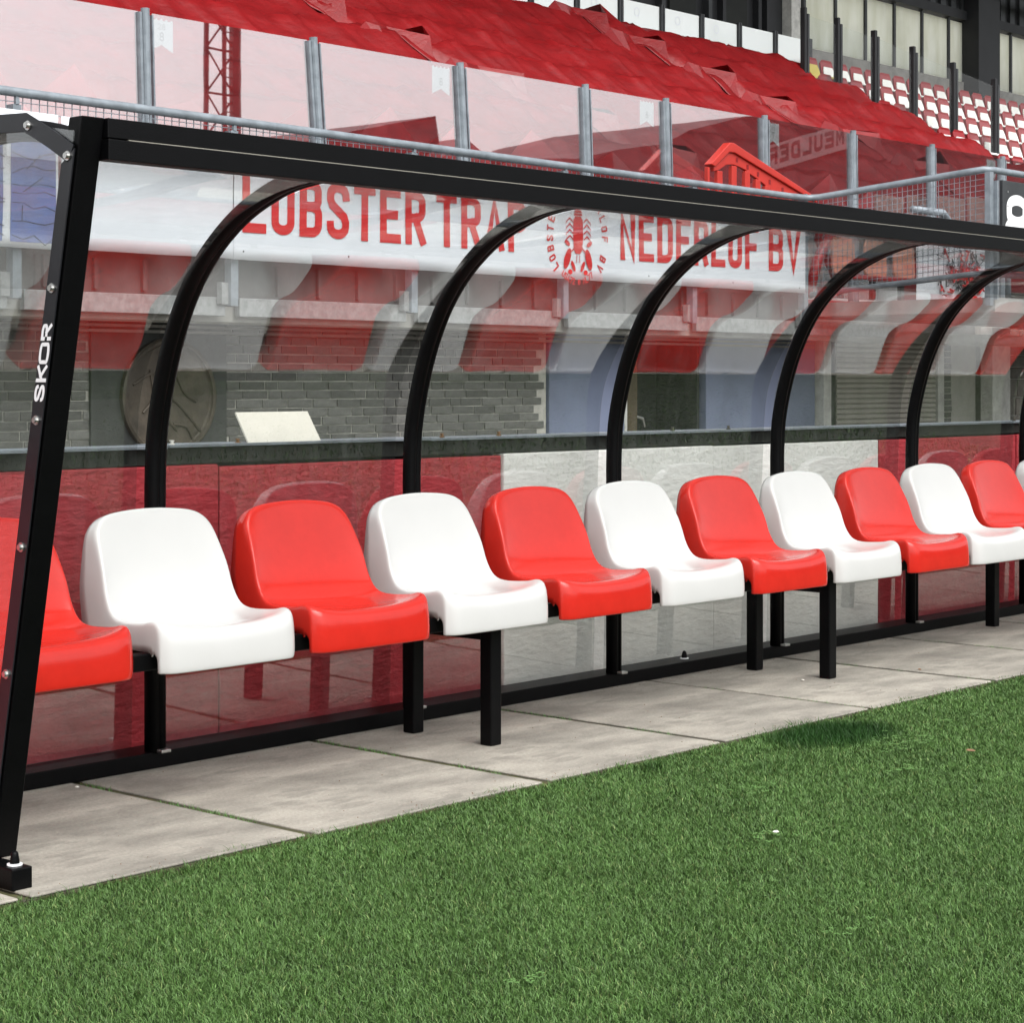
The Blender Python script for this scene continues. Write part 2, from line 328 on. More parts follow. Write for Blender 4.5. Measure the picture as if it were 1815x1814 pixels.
# ================================================================== GRASS
def grass_field():
    rs = np.random.RandomState(5)
    def edge(x): return 4.31 + .012 * np.sin(x * 7.1) + .012 * np.sin(x * 17.3 + 1)
    def inpoly(x, y):                                 # area the camera can see, with margin
        c = np.cos(R(41.8)); s_ = np.sin(R(41.8)); d = x * c + y * s_; r = x * s_ - y * c
        return (np.abs(r) < d * .2537 + .55) & (d > 3.6)
    n = 1550000
    x = rs.uniform(1.2, 11.2, n); y = rs.uniform(.9, 4.36, n)
    k = inpoly(x, y) & (y < edge(x) + np.abs(rs.normal(0, .006, n)))
    d = x * .7455 + y * .6665
    k &= rs.uniform(0, 1, n) < np.clip(5.2 / d, .35, 1) ** 1.2
    x, y = x[k], y[k]
    n2 = 45000                                        # sparse wider cover beyond
    x2 = rs.uniform(-3, 22, n2); y2 = rs.uniform(-6, 4.33, n2); k2 = ~inpoly(x2, y2)
    far = np.concatenate([np.zeros(len(x)), np.ones(k2.sum())])
    x = np.concatenate([x, x2[k2]]); y = np.concatenate([y, y2[k2]]); n = len(x)
    d = x * .7455 + y * .6665
    # clumpiness
    def lf(fx, fy, p, q): return np.sin(x * fx + p) * np.sin(y * fy + q)
    cl = lf(5.3, 6.1, .3, 1) + lf(11, 9.7, 2, .3) + .8 * lf(23, 21, 1, 2) + .6 * lf(41, 47, .5, .2)
    # patch of long dark grass beside the path, and a few rough tufts
    pa = np.exp(-(((x - 6.40) / .34) ** 2 + ((y - 4.12) / .20) ** 2) ** 4)
    tu = np.exp(-(((x - 5.44) / .06) ** 2 + ((y - 4.22) / .03) ** 2)) + np.exp(-(((x - 5.70) / .22) ** 2 + ((y - 3.93) / .05) ** 2)) * .5
    h = rs.uniform(.012, .025, n) * (1 + .06 * cl) * (1 + 1.5 * pa + 1.6 * tu)
    edgeb = np.clip((y - (edge(x) - .03)) / .03, 0, 1); h *= 1 + .35 * edgeb * rs.uniform(0, 1.6, n)
    h = np.where(far > 0, h * 1.2, h)
    wd = rs.uniform(.0016, .0028, n) * np.clip(d / 5, 1, 2.2); wd = np.where(far > 0, wd * 4, wd)
    az = rs.uniform(0, 2 * np.pi, n); ln = np.abs(rs.normal(.62, .3, n)) * (1 - .45 * pa); ln = np.clip(ln, .05, 1.15)
    la = rs.uniform(0, 2 * np.pi, n) + .0
    lx = np.cos(la) * np.sin(ln); ly = np.sin(la) * np.sin(ln); lz = np.cos(ln)
    lx = lx - .12; 
    px_, py_ = np.cos(az) * wd / 2, np.sin(az) * wd / 2
    V = np.zeros((n, 5, 3), np.float32); z0 = -.022 - .02 * pa
    V[:, 0] = np.stack([x - px_, y - py_, z0], 1); V[:, 1] = np.stack([x + px_, y + py_, z0], 1)
    mx_, my_, mz_ = x + lx * h * .45, y + ly * h * .45, z0 + (.55 * h + .003)
    V[:, 2] = np.stack([mx_ + px_ * .85, my_ + py_ * .85, mz_], 1); V[:, 3] = np.stack([mx_ - px_ * .85, my_ - py_ * .85, mz_], 1)
    V[:, 4] = np.stack([x + lx * h * 1.15, y + ly * h * 1.15, z0 + h * (.55 + .5 * lz)], 1)
    me = bpy.data.meshes.new('grass')
    me.vertices.add(n * 5); me.vertices.foreach_set('co', V.reshape(-1))
    base = (np.arange(n) * 5)[:, None]
    li = np.concatenate([base + np.array([[0, 1, 2, 3]]), base + np.array([[3, 2, 4]])], 1).reshape(-1).astype(np.int32)
    me.loops.add(len(li)); me.loops.foreach_set('vertex_index', li)
    me.polygons.add(2 * n)
    st = (np.arange(n) * 7)[:, None] + np.array([[0, 4]])
    me.polygons.foreach_set('loop_start', st.reshape(-1).astype(np.int32))
    me.update(calc_edges=True); me.validate()
    c0 = np.array([.120, .222, .062]); c1 = np.array([.064, .140, .028]); c2 = np.array([.20, .27, .09]); c3 = np.array([.020, .070, .011])
    t = rs.uniform(0, 1, n)[:, None]; c = c0 * t + c1 * (1 - t)
    pale = (rs.uniform(0, 1, n) < .05)[:, None]; c = np.where(pale, c2, c)
    q = np.clip(pa * 1.0 + tu * .6, 0, 1)[:, None]; c = c * (1 - q) + c3 * q
    c *= .84 * (1 + .07 * np.clip(cl, -1.5, 1.5))[:, None] * rs.uniform(.68, 1.32, n)[:, None]
    C = np.ones((n, 5, 4), np.float32); C[:, :, :3] = c[:, None, :]
    at = me.attributes.new('tint', 'FLOAT_COLOR', 'POINT'); at.data.foreach_set('color', C.reshape(-1))
    me.materials.append(M['grass'])
    o = bpy.data.objects.new('grass', me); COL.objects.link(o); tag(o, 'short green turf of the pitch beside the concrete path', 'grass', kind='stuff')
grass_field()
MB().add([(-60, 23, -.02), (160, 23, -.02), (160, 160, -.02), (-60, 160, -.02)], [(0, 1, 2, 3)]).build('bounce_plane', 'pale_wall', kind='structure')  # unseen pale ground, added to bounce light into the rear windows
mb = MB()
for i in range(420):                                  # grit and crumbs on the paving
    x = rnd.uniform(2.6, 12); y = rnd.choice([rnd.uniform(4.32, 5.42), 4.32 + abs(rnd.gauss(0, .05)), 5.42 - abs(rnd.gauss(0, .03))]); r = rnd.uniform(.0012, .0032); a = rnd.uniform(0, 6.28)
    p = [(x + r * math.cos(a + k * 2.09), y + r * math.sin(a + k * 2.09), .001) for k in range(3)]
    mb.add(p + [(x, y, .001 + r * .9)], [(0, 1, 3), (1, 2, 3), (2, 0, 3)])
tag(mb.build('grit', 'chip_brown'), 'tiny brown crumbs of soil scattered over the concrete slabs', 'grit', kind='stuff')
# moss and weeds in slab joints
mb = MB()
for jx in xs[4:12]:
    for i in range(220):
        y = rnd.uniform(4.33, 5.40)
        if noise.noise(Vector((jx * 3, y * 4, 0))) < .02: continue
        x = jx + rnd.uniform(-.015, .015); a = rnd.uniform(0, 6.28); h = rnd.uniform(.004, .011)
        mb.add([(x - .002, y, -.008), (x + .002, y + .001, -.008), (x + math.cos(a) * .012, y + math.sin(a) * .012, h)], [(0, 1, 2)])
tag(mb.build('moss', 'leaf'), 'tiny green weeds growing in the joints of the slabs', 'moss', kind='stuff')
# clover leaves in the turf
mb = MB()
for cx, cy, n, sp in [(6.35, 3.80, 40, .22), (5.35, 3.72, 16, .12), (4.75, 3.3, 14, .10), (5.9, 3.5, 14, .14), (3.3, 2.9, 8, .1), (4.1, 2.6, 10, .12), (6.9, 3.9, 10, .14)]:
    for i in range(n):
        x = rnd.gauss(cx, sp / 2); y = min(4.25, rnd.gauss(cy, sp / 4)); z = rnd.uniform(.003, .012); r = rnd.uniform(.005, .010); a = rnd.uniform(0, 6.28)
        for k in range(3):
            b = a + k * 2.09; c_, s_ = math.cos(b), math.sin(b)
            mb.add([(x, y, z), (x + r * (c_ - .6 * s_), y + r * (s_ + .6 * c_), z + .001), (x + 1.5 * r * c_, y + 1.5 * r * s_, z), (x + r * (c_ + .6 * s_), y + r * (s_ - .6 * c_), z + .001)], [(0, 1, 2, 3)])
tag(mb.build('clover', 'leaf'), 'small pale clover leaves scattered in the turf', 'clover', kind='stuff')
def chip(name, m, x, y, z, L_, W_, rz, label, cat):
    mb = MB(); n = 8; up = [(math.cos(2 * math.pi * i / n) * L_ * (1 + .2 * math.sin(3 * i)), math.sin(2 * math.pi * i / n) * W_ * (1 + .25 * math.cos(2 * i)), 0) for i in range(n)]
    mb.add(up + [(p[0] * .6, p[1] * .6, W_ * .5) for p in up], [tuple(range(n))[::-1], tuple(range(n, 2 * n))] + [(i, (i + 1) % n, n + (i + 1) % n, n + i) for i in range(n)])
    o = mb.build(name, m, loc=(x, y, z)); o.rotation_euler = (.15, .1, rz); return tag(o, label, cat)
chip('shell_fragment', 'chip', 4.84, 3.308, .008, .018, .006, .2, 'white shell fragment lying on the turf in the foreground', 'litter')
chip('shell_fragment', 'chip', 7.42, 4.93, .003, .012, .007, .9, 'small white fragment on the paving left of a bench leg', 'litter')
chip('dry_leaf', 'chip_brown', 8.05, 4.72, .003, .014, .008, .5, 'small curled brown leaf on the paving right of the bench', 'leaf')
chip('shell_fragment', 'chip', 3.90, 5.36, .003, .010, .006, .4, 'tiny white fragment beside the dugout base rail', 'litter')
chip('dry_leaf', 'chip_brown', 6.35, 3.52, .012, .020, .008, -.5, 'pinkish dry leaf lying in the turf right of the dark grass patch', 'leaf')
for i, (x, y) in enumerate([(2.93, 3.05), (3.35, 3.62)]):
    mb = MB().tube([(x, y, -.002), (x + .012, y + .008, .004), (x + .028, y + .003, .001)], .0007, 4)
    tag(mb.build('straw', 'leaf'), ['thin pale green straw in the turf at lower left', 'thin pale straw in the turf near the left part of the path', 'thin pale straw in the turf at lower middle'][i], 'straw')

# ================================================================== DUGOUT
X0, BAY, NB = 3.055, 1.235, 9
prof = [(5.457, .0), (5.457, .5), (5.457, .95), (5.448, 1.12), (5.412, 1.29), (5.358, 1.447), (5.277, 1.60), (5.17, 1.728), (5.025, 1.838), (4.87, 1.908), (4.72, 1.945), (4.5, 1.960), (4.34, 1.945), (4.175, 1.905)]
def smooth(pts, n=5):
    out = []
    for i in range(len(pts) - 1):
        p0, p1, p2, p3 = [Vector(pts[max(0, min(len(pts) - 1, i + k))]) for k in (-1, 0, 1, 2)]
        for j in range(n):
            t = j / n; out.append(.5 * ((2 * p1) + (-p0 + p2) * t + (2 * p0 - 5 * p1 + 4 * p2 - p3) * t * t + (-p0 + 3 * p1 - 3 * p2 + p3) * t ** 3))
    out.append(Vector(pts[-1])); return out
PS = smooth(prof[2:], 4); PS = [Vector(prof[0]), Vector(prof[1])] + PS
def offs(pts, o):                                    # offset outwards (away from the seats)
    r = []
    for i, p in enumerate(pts):
        d = (pts[min(i + 1, len(pts) - 1)] - pts[max(i - 1, 0)]).normalized(); r.append(p + Vector((d.y, -d.x)) * o)
    return r
dug = thing('dugout', 'long black framed team dugout with curved clear panes over the bench', 'dugout', (X0, 5.45, 0))
def dpart(mb, name, m, parent=None, **k):
    mb.v = [(v[0] - X0, v[1] - 5.45, v[2]) for v in mb.v]; return mb.build(name, m, parent or dug, **k)
XE = X0 + BAY * NB
dpart(MB().box(X0 - .035, XE + .035, 5.435, 5.575, .0, .055), 'base_rail', 'black', bevel=.004)
for k in range(NB + 1):
    x = X0 + BAY * k; mb = MB(); hw = .034; n = len(PS)
    i_, o_ = offs(PS, -.028), offs(PS, .028)
    # rounded square section
    ring = [(-1, -.55), (-.55, -1), (.55, -1), (1, -.55), (1, .55), (.55, 1), (.15, 1), (.1, .9), (-.1, .9), (-.15, 1), (-.55, 1), (-1, .55)]
    vs = []
    for i in range(n):
        c = PS[i]; nv = (o_[i] - c) / .028
        for a, b in ring:
            q = c + nv * (-b * .028); z = max(q.y, .056)
            vs.append((x + a * hw, q.x, z))
    m_ = len(ring)
    mb.add(vs, [(i * m_ + j, (i + 1) * m_ + j, (i + 1) * m_ + (j + 1) % m_, i * m_ + (j + 1) % m_) for i in range(n - 1) for j in range(m_)] + [tuple(range(m_)), tuple(range((n - 1) * m_, n * m_))[::-1]])
    a = dpart(mb, 'arch', 'black', smooth=True)
    a.data.polygons.foreach_set('use_smooth', [True] * len(a.data.polygons))
    dpart(MB().box(x - .02, x + .02, 5.3955, 5.4235, .0555, .066), 'clip', 'steel', bevel=.002)
# roof beam, two stacked profiles with a fine joint
bm_ = MB(); bm_.box(X0 + .036, XE - .036, 4.12, 4.17, 1.916, 1.966).box(X0 + .036, XE - .036, 4.117, 4.17, 1.861, 1.9133)
dpart(bm_, 'roof_beam', 'black', bevel=.002)
dpart(MB().box(X0 + .10, XE - .1, 4.1185, 4.13, 1.9137, 1.9157), 'joint_highlight', 'joint')  # pale strip painting the bright highlight line along the beam joint
dpart(MB().box(X0 + .036, XE - .036, 4.1715, 4.20, 1.9665, 1.9705), 'roof_flashing', 'steel')
# raised rear panes
tk = [(0, 1), (.8, 2), (1.1, 3), (1.2, 7), (1.28, 15), (1.348, 25.5), (1.380, 27.5), (1.419, 30.1), (1.458, 32.6), (1.497, 35.2), (1.531, 37.4), (1.573, 39.9), (1.610, 41.8), (1.646, 43.8), (1.682, 45.9), (1.717, 48.2), (1.743, 49.9), (1.80, 57), (1.85, 66), (1.90, 76), (1.93, 84)]
PP = []                                              # bent sheet behind the arches, steadily curving into the roof
zq, yq = 0, 5.548 - .006
while zq < 1.92:
    zq += .006
    for (za_, ta_), (zb_, tb_) in zip(tk, tk[1:]):
        if za_ <= zq <= zb_: tl = ta_ + (tb_ - ta_) * (zq - za_) / (zb_ - za_)
    yq -= .006 * math.tan(R(tl))
    if zq > 1.0 or round(zq / .006) % 20 == 1: PP.append(Vector((yq, zq)))
PP += [Vector((PP[-1].x - .12, 1.932)), Vector((4.50, 1.945)), Vector((4.174, 1.935))]
po1, po2 = offs(PP, 0), offs(PP, .002)
for k in range(NB):
    xa, xb = X0 + BAY * k + .0345, X0 + BAY * (k + 1) - .0345
    idx = [i for i in range(len(PP))]
    mb = MB(); nn = len(idx); nx_ = 4
    for P_, rev in ((po1, 0), (po2, 1)):
        vs = [(xa + (xb - xa) * c / nx_, P_[i].x, max(P_[i].y, .058)) for c in range(nx_ + 1) for i in idx]
        mb.add(vs, [((c * nn + i, c * nn + i + 1, (c + 1) * nn + i + 1, (c + 1) * nn + i)[::-1 if rev else 1]) for c in range(nx_) for i in range(nn - 1)])
    nsm = len(mb.f)
    for x in (xa, xb):                               # sheet edges
        vs = [(x, P_[i].x, max(P_[i].y, .058)) for P_ in (po1, po2) for i in idx]
        mb.add(vs, [(i, i + 1, nn + i + 1, nn + i) for i in range(nn - 1)])
    p = dpart(mb, 'rear_pane', 'pane', smooth=True)
    for f in list(p.data.polygons)[nsm:]: f.use_smooth = False
# side frames, near and far
for side, xs_ in ((-1, X0), (1, XE)):
    Yt = lambda z: 4.13 + .2 * (1.966 - z)
    x0, x1 = xs_ - .034, xs_ + .034
    pr = [(Yt(1.966), 1.966), (Yt(.058), .058), (Yt(.058) + .056, .058), (Yt(1.966) + .056, 1.966)]
    mbp = MB().prism(pr, 'x', x0, x1)
    dpart(mbp, 'front_post', 'black', bevel=.003)
    dpart(MB().box(xs_ - .065, xs_ - .003 if side < 0 else xs_ + .0, 4.385, 5.434, .0, .057), 'base_tube', 'black', bevel=.004)
    xo = xs_ - .036 if side < 0 else xs_ + .036
    # side pane fills slanted post to arch
    sp = [p for p in offs(PS, .02) if p.x > 4.2]
    poly = [(Yt(1.93) + .02, 1.93), (Yt(.06) + .02, .06)] + [(p.x, max(p.y, .06)) for p in sp]
    dpart(MB().prism(poly, 'x', xo - .004 * (side < 0), xo + .004 * (side > 0)), 'side_pane', 'pane')
    xi = xo - .0045 if side < 0 else xo + .0045
    st = MB().prism([(Yt(1.885) + .003, 1.885), (Yt(.09) + .003, .09), (Yt(.09) + .052, .09), (Yt(1.85) + .052, 1.85)], 'x', min(xi, xi + side * .004), max(xi, xi + side * .004))
    strip = dpart(st, 'clamp_strip', 'black_strip', bevel=.001)
    # strip over the roof curve of the side
    cs = [p for p in PS if p.y > .08 and p.x > 4.56] + [Vector(q) for q in ((4.52, 1.975), (4.36, 1.968), (4.25, 1.917), (4.165, 1.872))]
    ci, co = offs(cs, -.024), offs(cs, .024); mb = MB(); n = len(cs); vs = []
    for xx in (min(xi, xi + side * .004), max(xi, xi + side * .004)):
        vs += [(xx, p.x, p.y) for p in ci] + [(xx, p.x, p.y) for p in co]
    fs = [];
    for i in range(n - 1):
        fs += [(i, i + 1, n + i + 1, n + i), (2 * n + i, 3 * n + i, 3 * n + i + 1, 2 * n + i + 1), (i, 2 * n + i, 2 * n + i + 1, i + 1), (n + i, n + i + 1, 3 * n + i + 1, 3 * n + i)]
    fs += [(0, n, 3 * n, 2 * n), (n - 1, 3 * n - 1, 4 * n - 1, 2 * n - 1)]
    mb.add(vs, fs); rstrip = dpart(mb, 'roof_strip', 'black_strip')
    zs = [1.868, 1.54, 1.207, .881, .55, .25]
    pos = [(Yt(z) + .027, z, strip) for z in zs] + [(4.345, 1.958, None), (4.62, 1.962, None), (5.15, 1.74, None), (5.40, 1.30, None)]
    for (yy, zz, _) in pos:
        mb = MB(); c = Vector((xi + side * .004, yy, zz)); sgn = side
        for r0, h0, h1 in ((.0125, 0, .003), (.0075, .003, .010)):
            vs = []; n = 12
            for hh in (h0, h1): vs += [(c.x + sgn * hh, c.y + r0 * math.cos(6.2832 * j / n), c.z + r0 * math.sin(6.2832 * j / n)) for j in range(n)]
            mb.add(vs, [tuple(range(n)), tuple(range(n, 2 * n))] + [(j, (j + 1) % n, n + (j + 1) % n, n + j) for j in range(n)])
        dpart(mb, 'bolt', 'steel')
    # anchor bolt with washer
    if side < 0:
        def lathe(cx, cy, prof_, m, nm):
            mb = MB(); n = 16; vs = [(cx + r * math.cos(6.2832 * j / n), cy + r * math.sin(6.2832 * j / n), z) for r, z in prof_ for j in range(n)]
            mb.add(vs, [(i * n + j, i * n + (j + 1) % n, (i + 1) * n + (j + 1) % n, (i + 1) * n + j) for i in range(len(prof_) - 1) for j in range(n)] + [tuple((len(prof_) - 1) * n + j for j in range(n))])
            dpart(mb, nm, m, smooth=True)
        cx, cy = xs_ - .030, 4.425
        lathe(cx, cy, [(.020, .0575), (.020, .0615), (.006, .0618)], 'print_white', 'washer')
        lathe(cx, cy, [(.0125, .0615), (.0125, .070), (.0105, .080), (.010, .086), (.007, .092), (.001, .094)], 'black', 'bolt_cap')
        cx, cy = 7.32, 5.50
        lathe(cx, cy, [(.020, .0555), (.020, .0595), (.006, .0598)], 'print_white', 'washer')
        lathe(cx, cy, [(.0125, .0595), (.0125, .070), (.0105, .080), (.006, .090), (.001, .092)], 'black', 'bolt_cap')
        # lettering on the strip, reading upwards
        mb = MB(); za, zb = 1.2545, 1.449
        def fn(x, z, k): # x runs up the strip, z across it (top of letters towards the rear)
            zz = za + x; return (xi - .0046 - .0002 * k, Yt(zz) + .006 + z + 0, zz)
        # letters tops face to the left of the strip = rear
        for c, a0, a1 in (('S', 0, .042), ('K', .049, .092), ('O', .095, .149), ('R', .154, .196)):
            strokes(mb, c, fn, a0, .0, a1 - a0, .043, .0095)
        letters = mb; letters.v = [(v[0] - X0, v[1] - 5.45, v[2]) for v in letters.v]
        lo = letters.build('lettering', 'print_white', strip)

# ================================================================== BENCH
bench = thing('bench_frame', 'long black steel bench frame carrying the row of red and white seats', 'bench', (5.36, 5.1, 0))
def bpart(mb, name, m='black', **k):
    mb.v = [(v[0] - 5.36, v[1] - 5.1, v[2]) for v in mb.v]; return mb.build(name, m, bench, **k)
bpart(MB().box(2.98 + .15, XE - .1, 4.875, 4.925, .432, .484), 'front_beam', bevel=.004)
bpart(MB().box(2.98 + .15, XE - .1, 5.195, 5.235, .432, .484), 'rear_beam', bevel=.004)
k = -1
xb = 3.155
while xb < XE - .1:
    for yy in (4.895, 5.285):
        bpart(MB().box(xb - .028, xb + .028, yy - .028, yy + .028, 0, .4315 if yy < 5 else .375), 'leg', bevel=.005)
    bpart(MB().box(xb - .022, xb + .022, 4.9235, 5.3135, .376, .431), 'crossbar', bevel=.004)
    xb += 2.205

# ---- moulded seat
def seat_mesh(name, m):
    xf = [-1, -.985, -.95, -.90, -.82, -.68, -.45, -.2, 0, .2, .45, .68, .82, .90, .95, .985, 1]
    rows = [  # y, z, half width, weight of edge raise, target y, target z
        (5.212, .893, .238, 0, 5.244, .880), (5.204, .868, .240, 0, 5.244, .860), (5.190, .82, .243, 0, 5.244, .815), (5.172, .76, .247, 0, 5.244, .755), (5.150, .70, .250, 0, 5.244, .690),
        (5.128, .645, .252, .1, 5.244, .625), (5.106, .600, .254, .2, 5.228, .560), (5.080, .566, .256, .4, 5.215, .500), (5.045, .547, .258, .6, 5.13, .488),
        (5.000, .538, .260, .8, 5.02, .487), (4.950, .535, .262, 1, 4.96, .487), (4.900, .538, .264, 1, 4.905, .487), (4.855, .545, .265, 1, 4.870, .487), (4.828, .548, .265, 1, 4.868, .486),
        (4.810, .542, .265, .9, 4.866, .480), (4.801, .528, .265, .7, 4.864, .470), (4.797, .508, .265, .4, 4.862, .492), (4.794, .478, .265, .15, 4.835, .476), (4.7935, .455, .265, 0, 4.812, .455), (4.7935, .434, .264, 0, 4.808, .434), (4.796, .428, .262, 0, 4.808, .428)]
    nr = len(rows); nc = len(xf); V = []; F = []
    for i, (y, z, hw, wt, ty, tz) in enumerate(rows):
        for f in xf:
            a = abs(f); x = f * hw; zz = z + wt * .030 * a ** 3.2; yy = y
            if i < 6:     # arched, round-cornered top
                top = .889 - .024 * a ** 2
                if a > .68: q = (a - .68) / .32; top -= .078 * (1 - math.sqrt(max(0, 1 - q ** 2.2)))
                t = (z - .645) / (.893 - .645); zz = .645 + (top - .645) * t
                yy = 5.128 + (zz - .645) * (5.212 - 5.128) / .248
            k9 = max(0, 1 - max(0, i - 4) / 5)
            if i < 9: yy += (.010 * (1 - a ** 2) - .016 * a ** 4 * min(1, i / 3)) * k9
            if i >= 12: yy += .004 * (a ** 4) + .026 * max(0, (a - .8) / .2) ** 2.5
            V.append((x, yy, zz))
    F += [(i * nc + j, i * nc + j + 1, (i + 1) * nc + j + 1, (i + 1) * nc + j) for i in range(nr - 1) for j in range(nc - 1)]
    # boundary: left side (bottom->top), top, right side
    bd = [(i, 0) for i in range(nr - 1, 0, -1)] + [(0, j) for j in range(nc)] + [(i, nc - 1) for i in range(1, nr)]
    prev = [i * nc + j for i, j in bd]
    for st in range(3):
        cur = []
        for (i, j) in bd:
            x, y, z = V[i * nc + j]; _, _, hw, wt, ty, tz = rows[i]
            side = 1 if xf[j] > 0 else -1
            ty = max(ty, y + .012)
            if i == 0: ty, tz = 5.244, z - .004
            elif i < 6: tz = z
            out = (.0015, .002, 0)[st]; fr = (.10, .45, 1)[st]
            xx = x + (side * out if abs(xf[j]) > .9 else 0); zt_ = z + (.005 if i == 0 and st < 2 else 0)
            if st == 0 and i > 0: yy = y + (ty - y) * .08; zz = z + (tz - z) * .08
            else: yy = y + (ty - y) * fr; zz = zt_ + (tz - zt_) * fr
            cur.append(len(V)); V.append((xx, yy, zz))
        F += [(prev[q], cur[q], cur[q + 1], prev[q + 1]) for q in range(len(bd) - 1)]
        prev = cur
    V = [(x, y - 5.0, z - .4865) for x, y, z in V]
    mb = MB(); mb.v = V; mb.f = F; return mb.mesh(name, m, True)
seat_meshes = [seat_mesh('seat_shell', 'seat_white'), seat_mesh('seat_shell', 'seat_red')]
labels = {-1: 'red moulded bench seat half hidden behind the lettered slanted post', 0: 'white moulded bench seat nearest the lettered slanted post', 1: 'red moulded bench seat between the first and second white seats from the left',
 2: 'white moulded bench seat above the left pair of bench legs', 3: 'red moulded bench seat fourth from the slanted post, across the red and white wall joint', 4: 'white moulded bench seat fifth from the slanted post, below the third arch',
 5: 'red moulded bench seat directly left of the fourth arch', 6: 'white moulded bench seat directly right of the fourth arch', 7: 'red moulded bench seat eighth from the slanted post, left of the fifth arch',
 8: 'white moulded bench seat with the fifth arch rising behind it at right of the photo', 9: 'red moulded bench seat, last red back seen whole towards the right edge', 10: 'white moulded bench seat cut by the right edge of the photo'}
seats = []
for k in range(-1, 17):
    x = 4.085 + .6175 * k
    if x + .3 > XE: break
    c = 'white' if k % 2 == 0 else 'red'
    x -= .003 + {-1: .025, 8: .03, 9: .05}.get(k, .07 if k > 9 else 0)
    o = inst('moulded_seat', seat_meshes[k % 2], None, (x + rnd.uniform(-.002, .002), 5.0, .4865 + .0005))
    o.rotation_euler = (rnd.uniform(-.004, .004), 0, rnd.uniform(-.006, .006))
    sub = o.modifiers.new('s', 'SUBSURF'); sub.levels = 1; sub.render_levels = 1
    so = o.modifiers.new('t', 'SOLIDIFY'); so.thickness = .005; so.offset = -1
    tag(o, labels.get(k, '%s moulded bench seat outside the photo, %s seat past its right edge' % (c, {11: 'second', 12: 'third', 13: 'fourth', 14: 'fifth', 15: 'sixth', 16: 'seventh'}.get(k, 'last'))), 'seat', 'seats along the dugout bench')

# ================================================================== LOW WALL BEHIND
wall = thing('barrier_wall', 'low wall of red and white rough concrete panels under a dark ledge', 'wall', (0, 5.75, 0))
joints = [-2.8, -1.25, .26, 1.78, 3.29, 4.81, 6.36, 7.87, 9.37, 10.9, 12.4, 13.9, 15.4, 17]
cols = ['r', 'r', 'r', 'r', 'r', 'r', 'w', 'w', 'r', 'r', 'w', 'w', 'r']
for i, c in enumerate(cols):
    dy = rnd.uniform(-.006, .006)
    o = MB().box(joints[i] + .004, joints[i + 1] - .004, 5.74 - 5.75 + dy, .06 + dy, -.02, 1.0 + rnd.uniform(-.006, .006)).build('panel', 'red_conc' if c == 'r' else 'white_conc', wall, bevel=.006, label='white painted panel' if c == 'w' else 'red painted panel')
MB().box(-3, 17, .0, .16, 1.008, 1.066).build('ledge', 'dark_conc', wall, bevel=.003)
MB().box(-3, 17, .065, .16, -.02, 1.0).build('core', 'dark_conc', wall)
cap = MB()
for a, b in ((-3, 4.55), (4.56, 5.9), (5.9, 17)):
    z = 1.067 if a != 4.56 else 1.070
    cap.box(a, b, -.035, .17, z, z + .009)
cap.build('cap_strip', 'galv', wall)
mb = MB()
a_ = Vector((4.965, 5.76, 1.079)); b_ = Vector((5.35, 5.78, 1.079)); up = Vector((.035, .115, .112)); th = Vector((0, .006, -.004))
q = [a_, b_, b_ + up, a_ + up]; mb.add(q + [p + th for p in q], [(0, 1, 2, 3), (7, 6, 5, 4), (0, 4, 5, 1), (1, 5, 6, 2), (2, 6, 7, 3), (3, 7, 4, 0)])
tag(mb.build('board', 'paper'), 'cream rectangular board leaning on the ledge of the low wall', 'board')
for i, (x, lab, m) in enumerate([(4.93, 'small orange fixing beside the cream board', 'orange'), (6.03, 'small rusty fixing on the ledge, left one of two near the third arch', 'orange'), (6.38, 'small rusty fixing on the ledge, right one of two near the third arch', 'orange'), (4.62, 'small pale stone on the ledge right of the second arch', 'chip'), (7.60, 'small bolt head on the ledge below the dark doorway', 'bronze'), (8.05, 'small bolt head on the ledge left of the fourth arch', 'bronze'), (10.95, 'small round bolt head on the ledge below the white timber post', 'bronze')]):
    mb = MB(); mb.box(-.009, .009, -.008, .008, 0, .006).box(-.005, .005, -.005, .005, .0061, .014).box(-.008, .008, -.006, .006, .0141, .018)
    tag(mb.build('fixing' if m != 'chip' else 'pebble', m, loc=(x, 5.78, 1.0765), bevel=.002), lab, 'fixing' if m != 'chip' else 'stone')

# ================================================================== LOWER STAND FRONT (behind the wall)
YB = 10.6
MB().box(-4, 30, 5.92, 12, -.028, .0).build('walkway', 'grey_conc', kind='structure')
bw = thing('brick_wall', 'dark grey brick wall under the stand deck', 'wall', (7, YB, 0))
MB().box(-8, 5.27, .006, .3, 0, 1.76).build('mortar_bed', 'mortar', bw)
bl, bh = .236, .0625
bmesh_ = MB().box(-.112, .112, 0, .02, -.0265, .0265).mesh('brick', 'brick'); half = MB().box(-.053, .053, 0, .02, -.0265, .0265).mesh('brick', 'brick')
cand = []; stuff = MB()
for r_ in range(28):
    z = .035 + r_ * bh; x = 5.6 - (r_ % 2) * .118 - (r_ % 3) * .02; e = 12.24
    xx = 12.24 - .002 - ((r_ * 37) % 5) * .03
    x = xx
    while x > 4.2:
        isH = rnd.random() < .17; L_ = .118 if isH else bl
        x -= L_; cx = x + L_ / 2
        if 7.87 < cx < 8.86 and z < 1.68: continue
        vis = (z > .80 and cx > 6.6)
        if vis: cand.append((cx, z, isH))
        else: stuff.box(cx - 7 - L_ / 2 + .006, cx - 7 + L_ / 2 - .006, 0, .02, z - .0265, z + .0265)
cand.sort(key=lambda c: abs(c[1] - 1.1) * 1.2 + (0 if c[0] > 8.9 else .25))
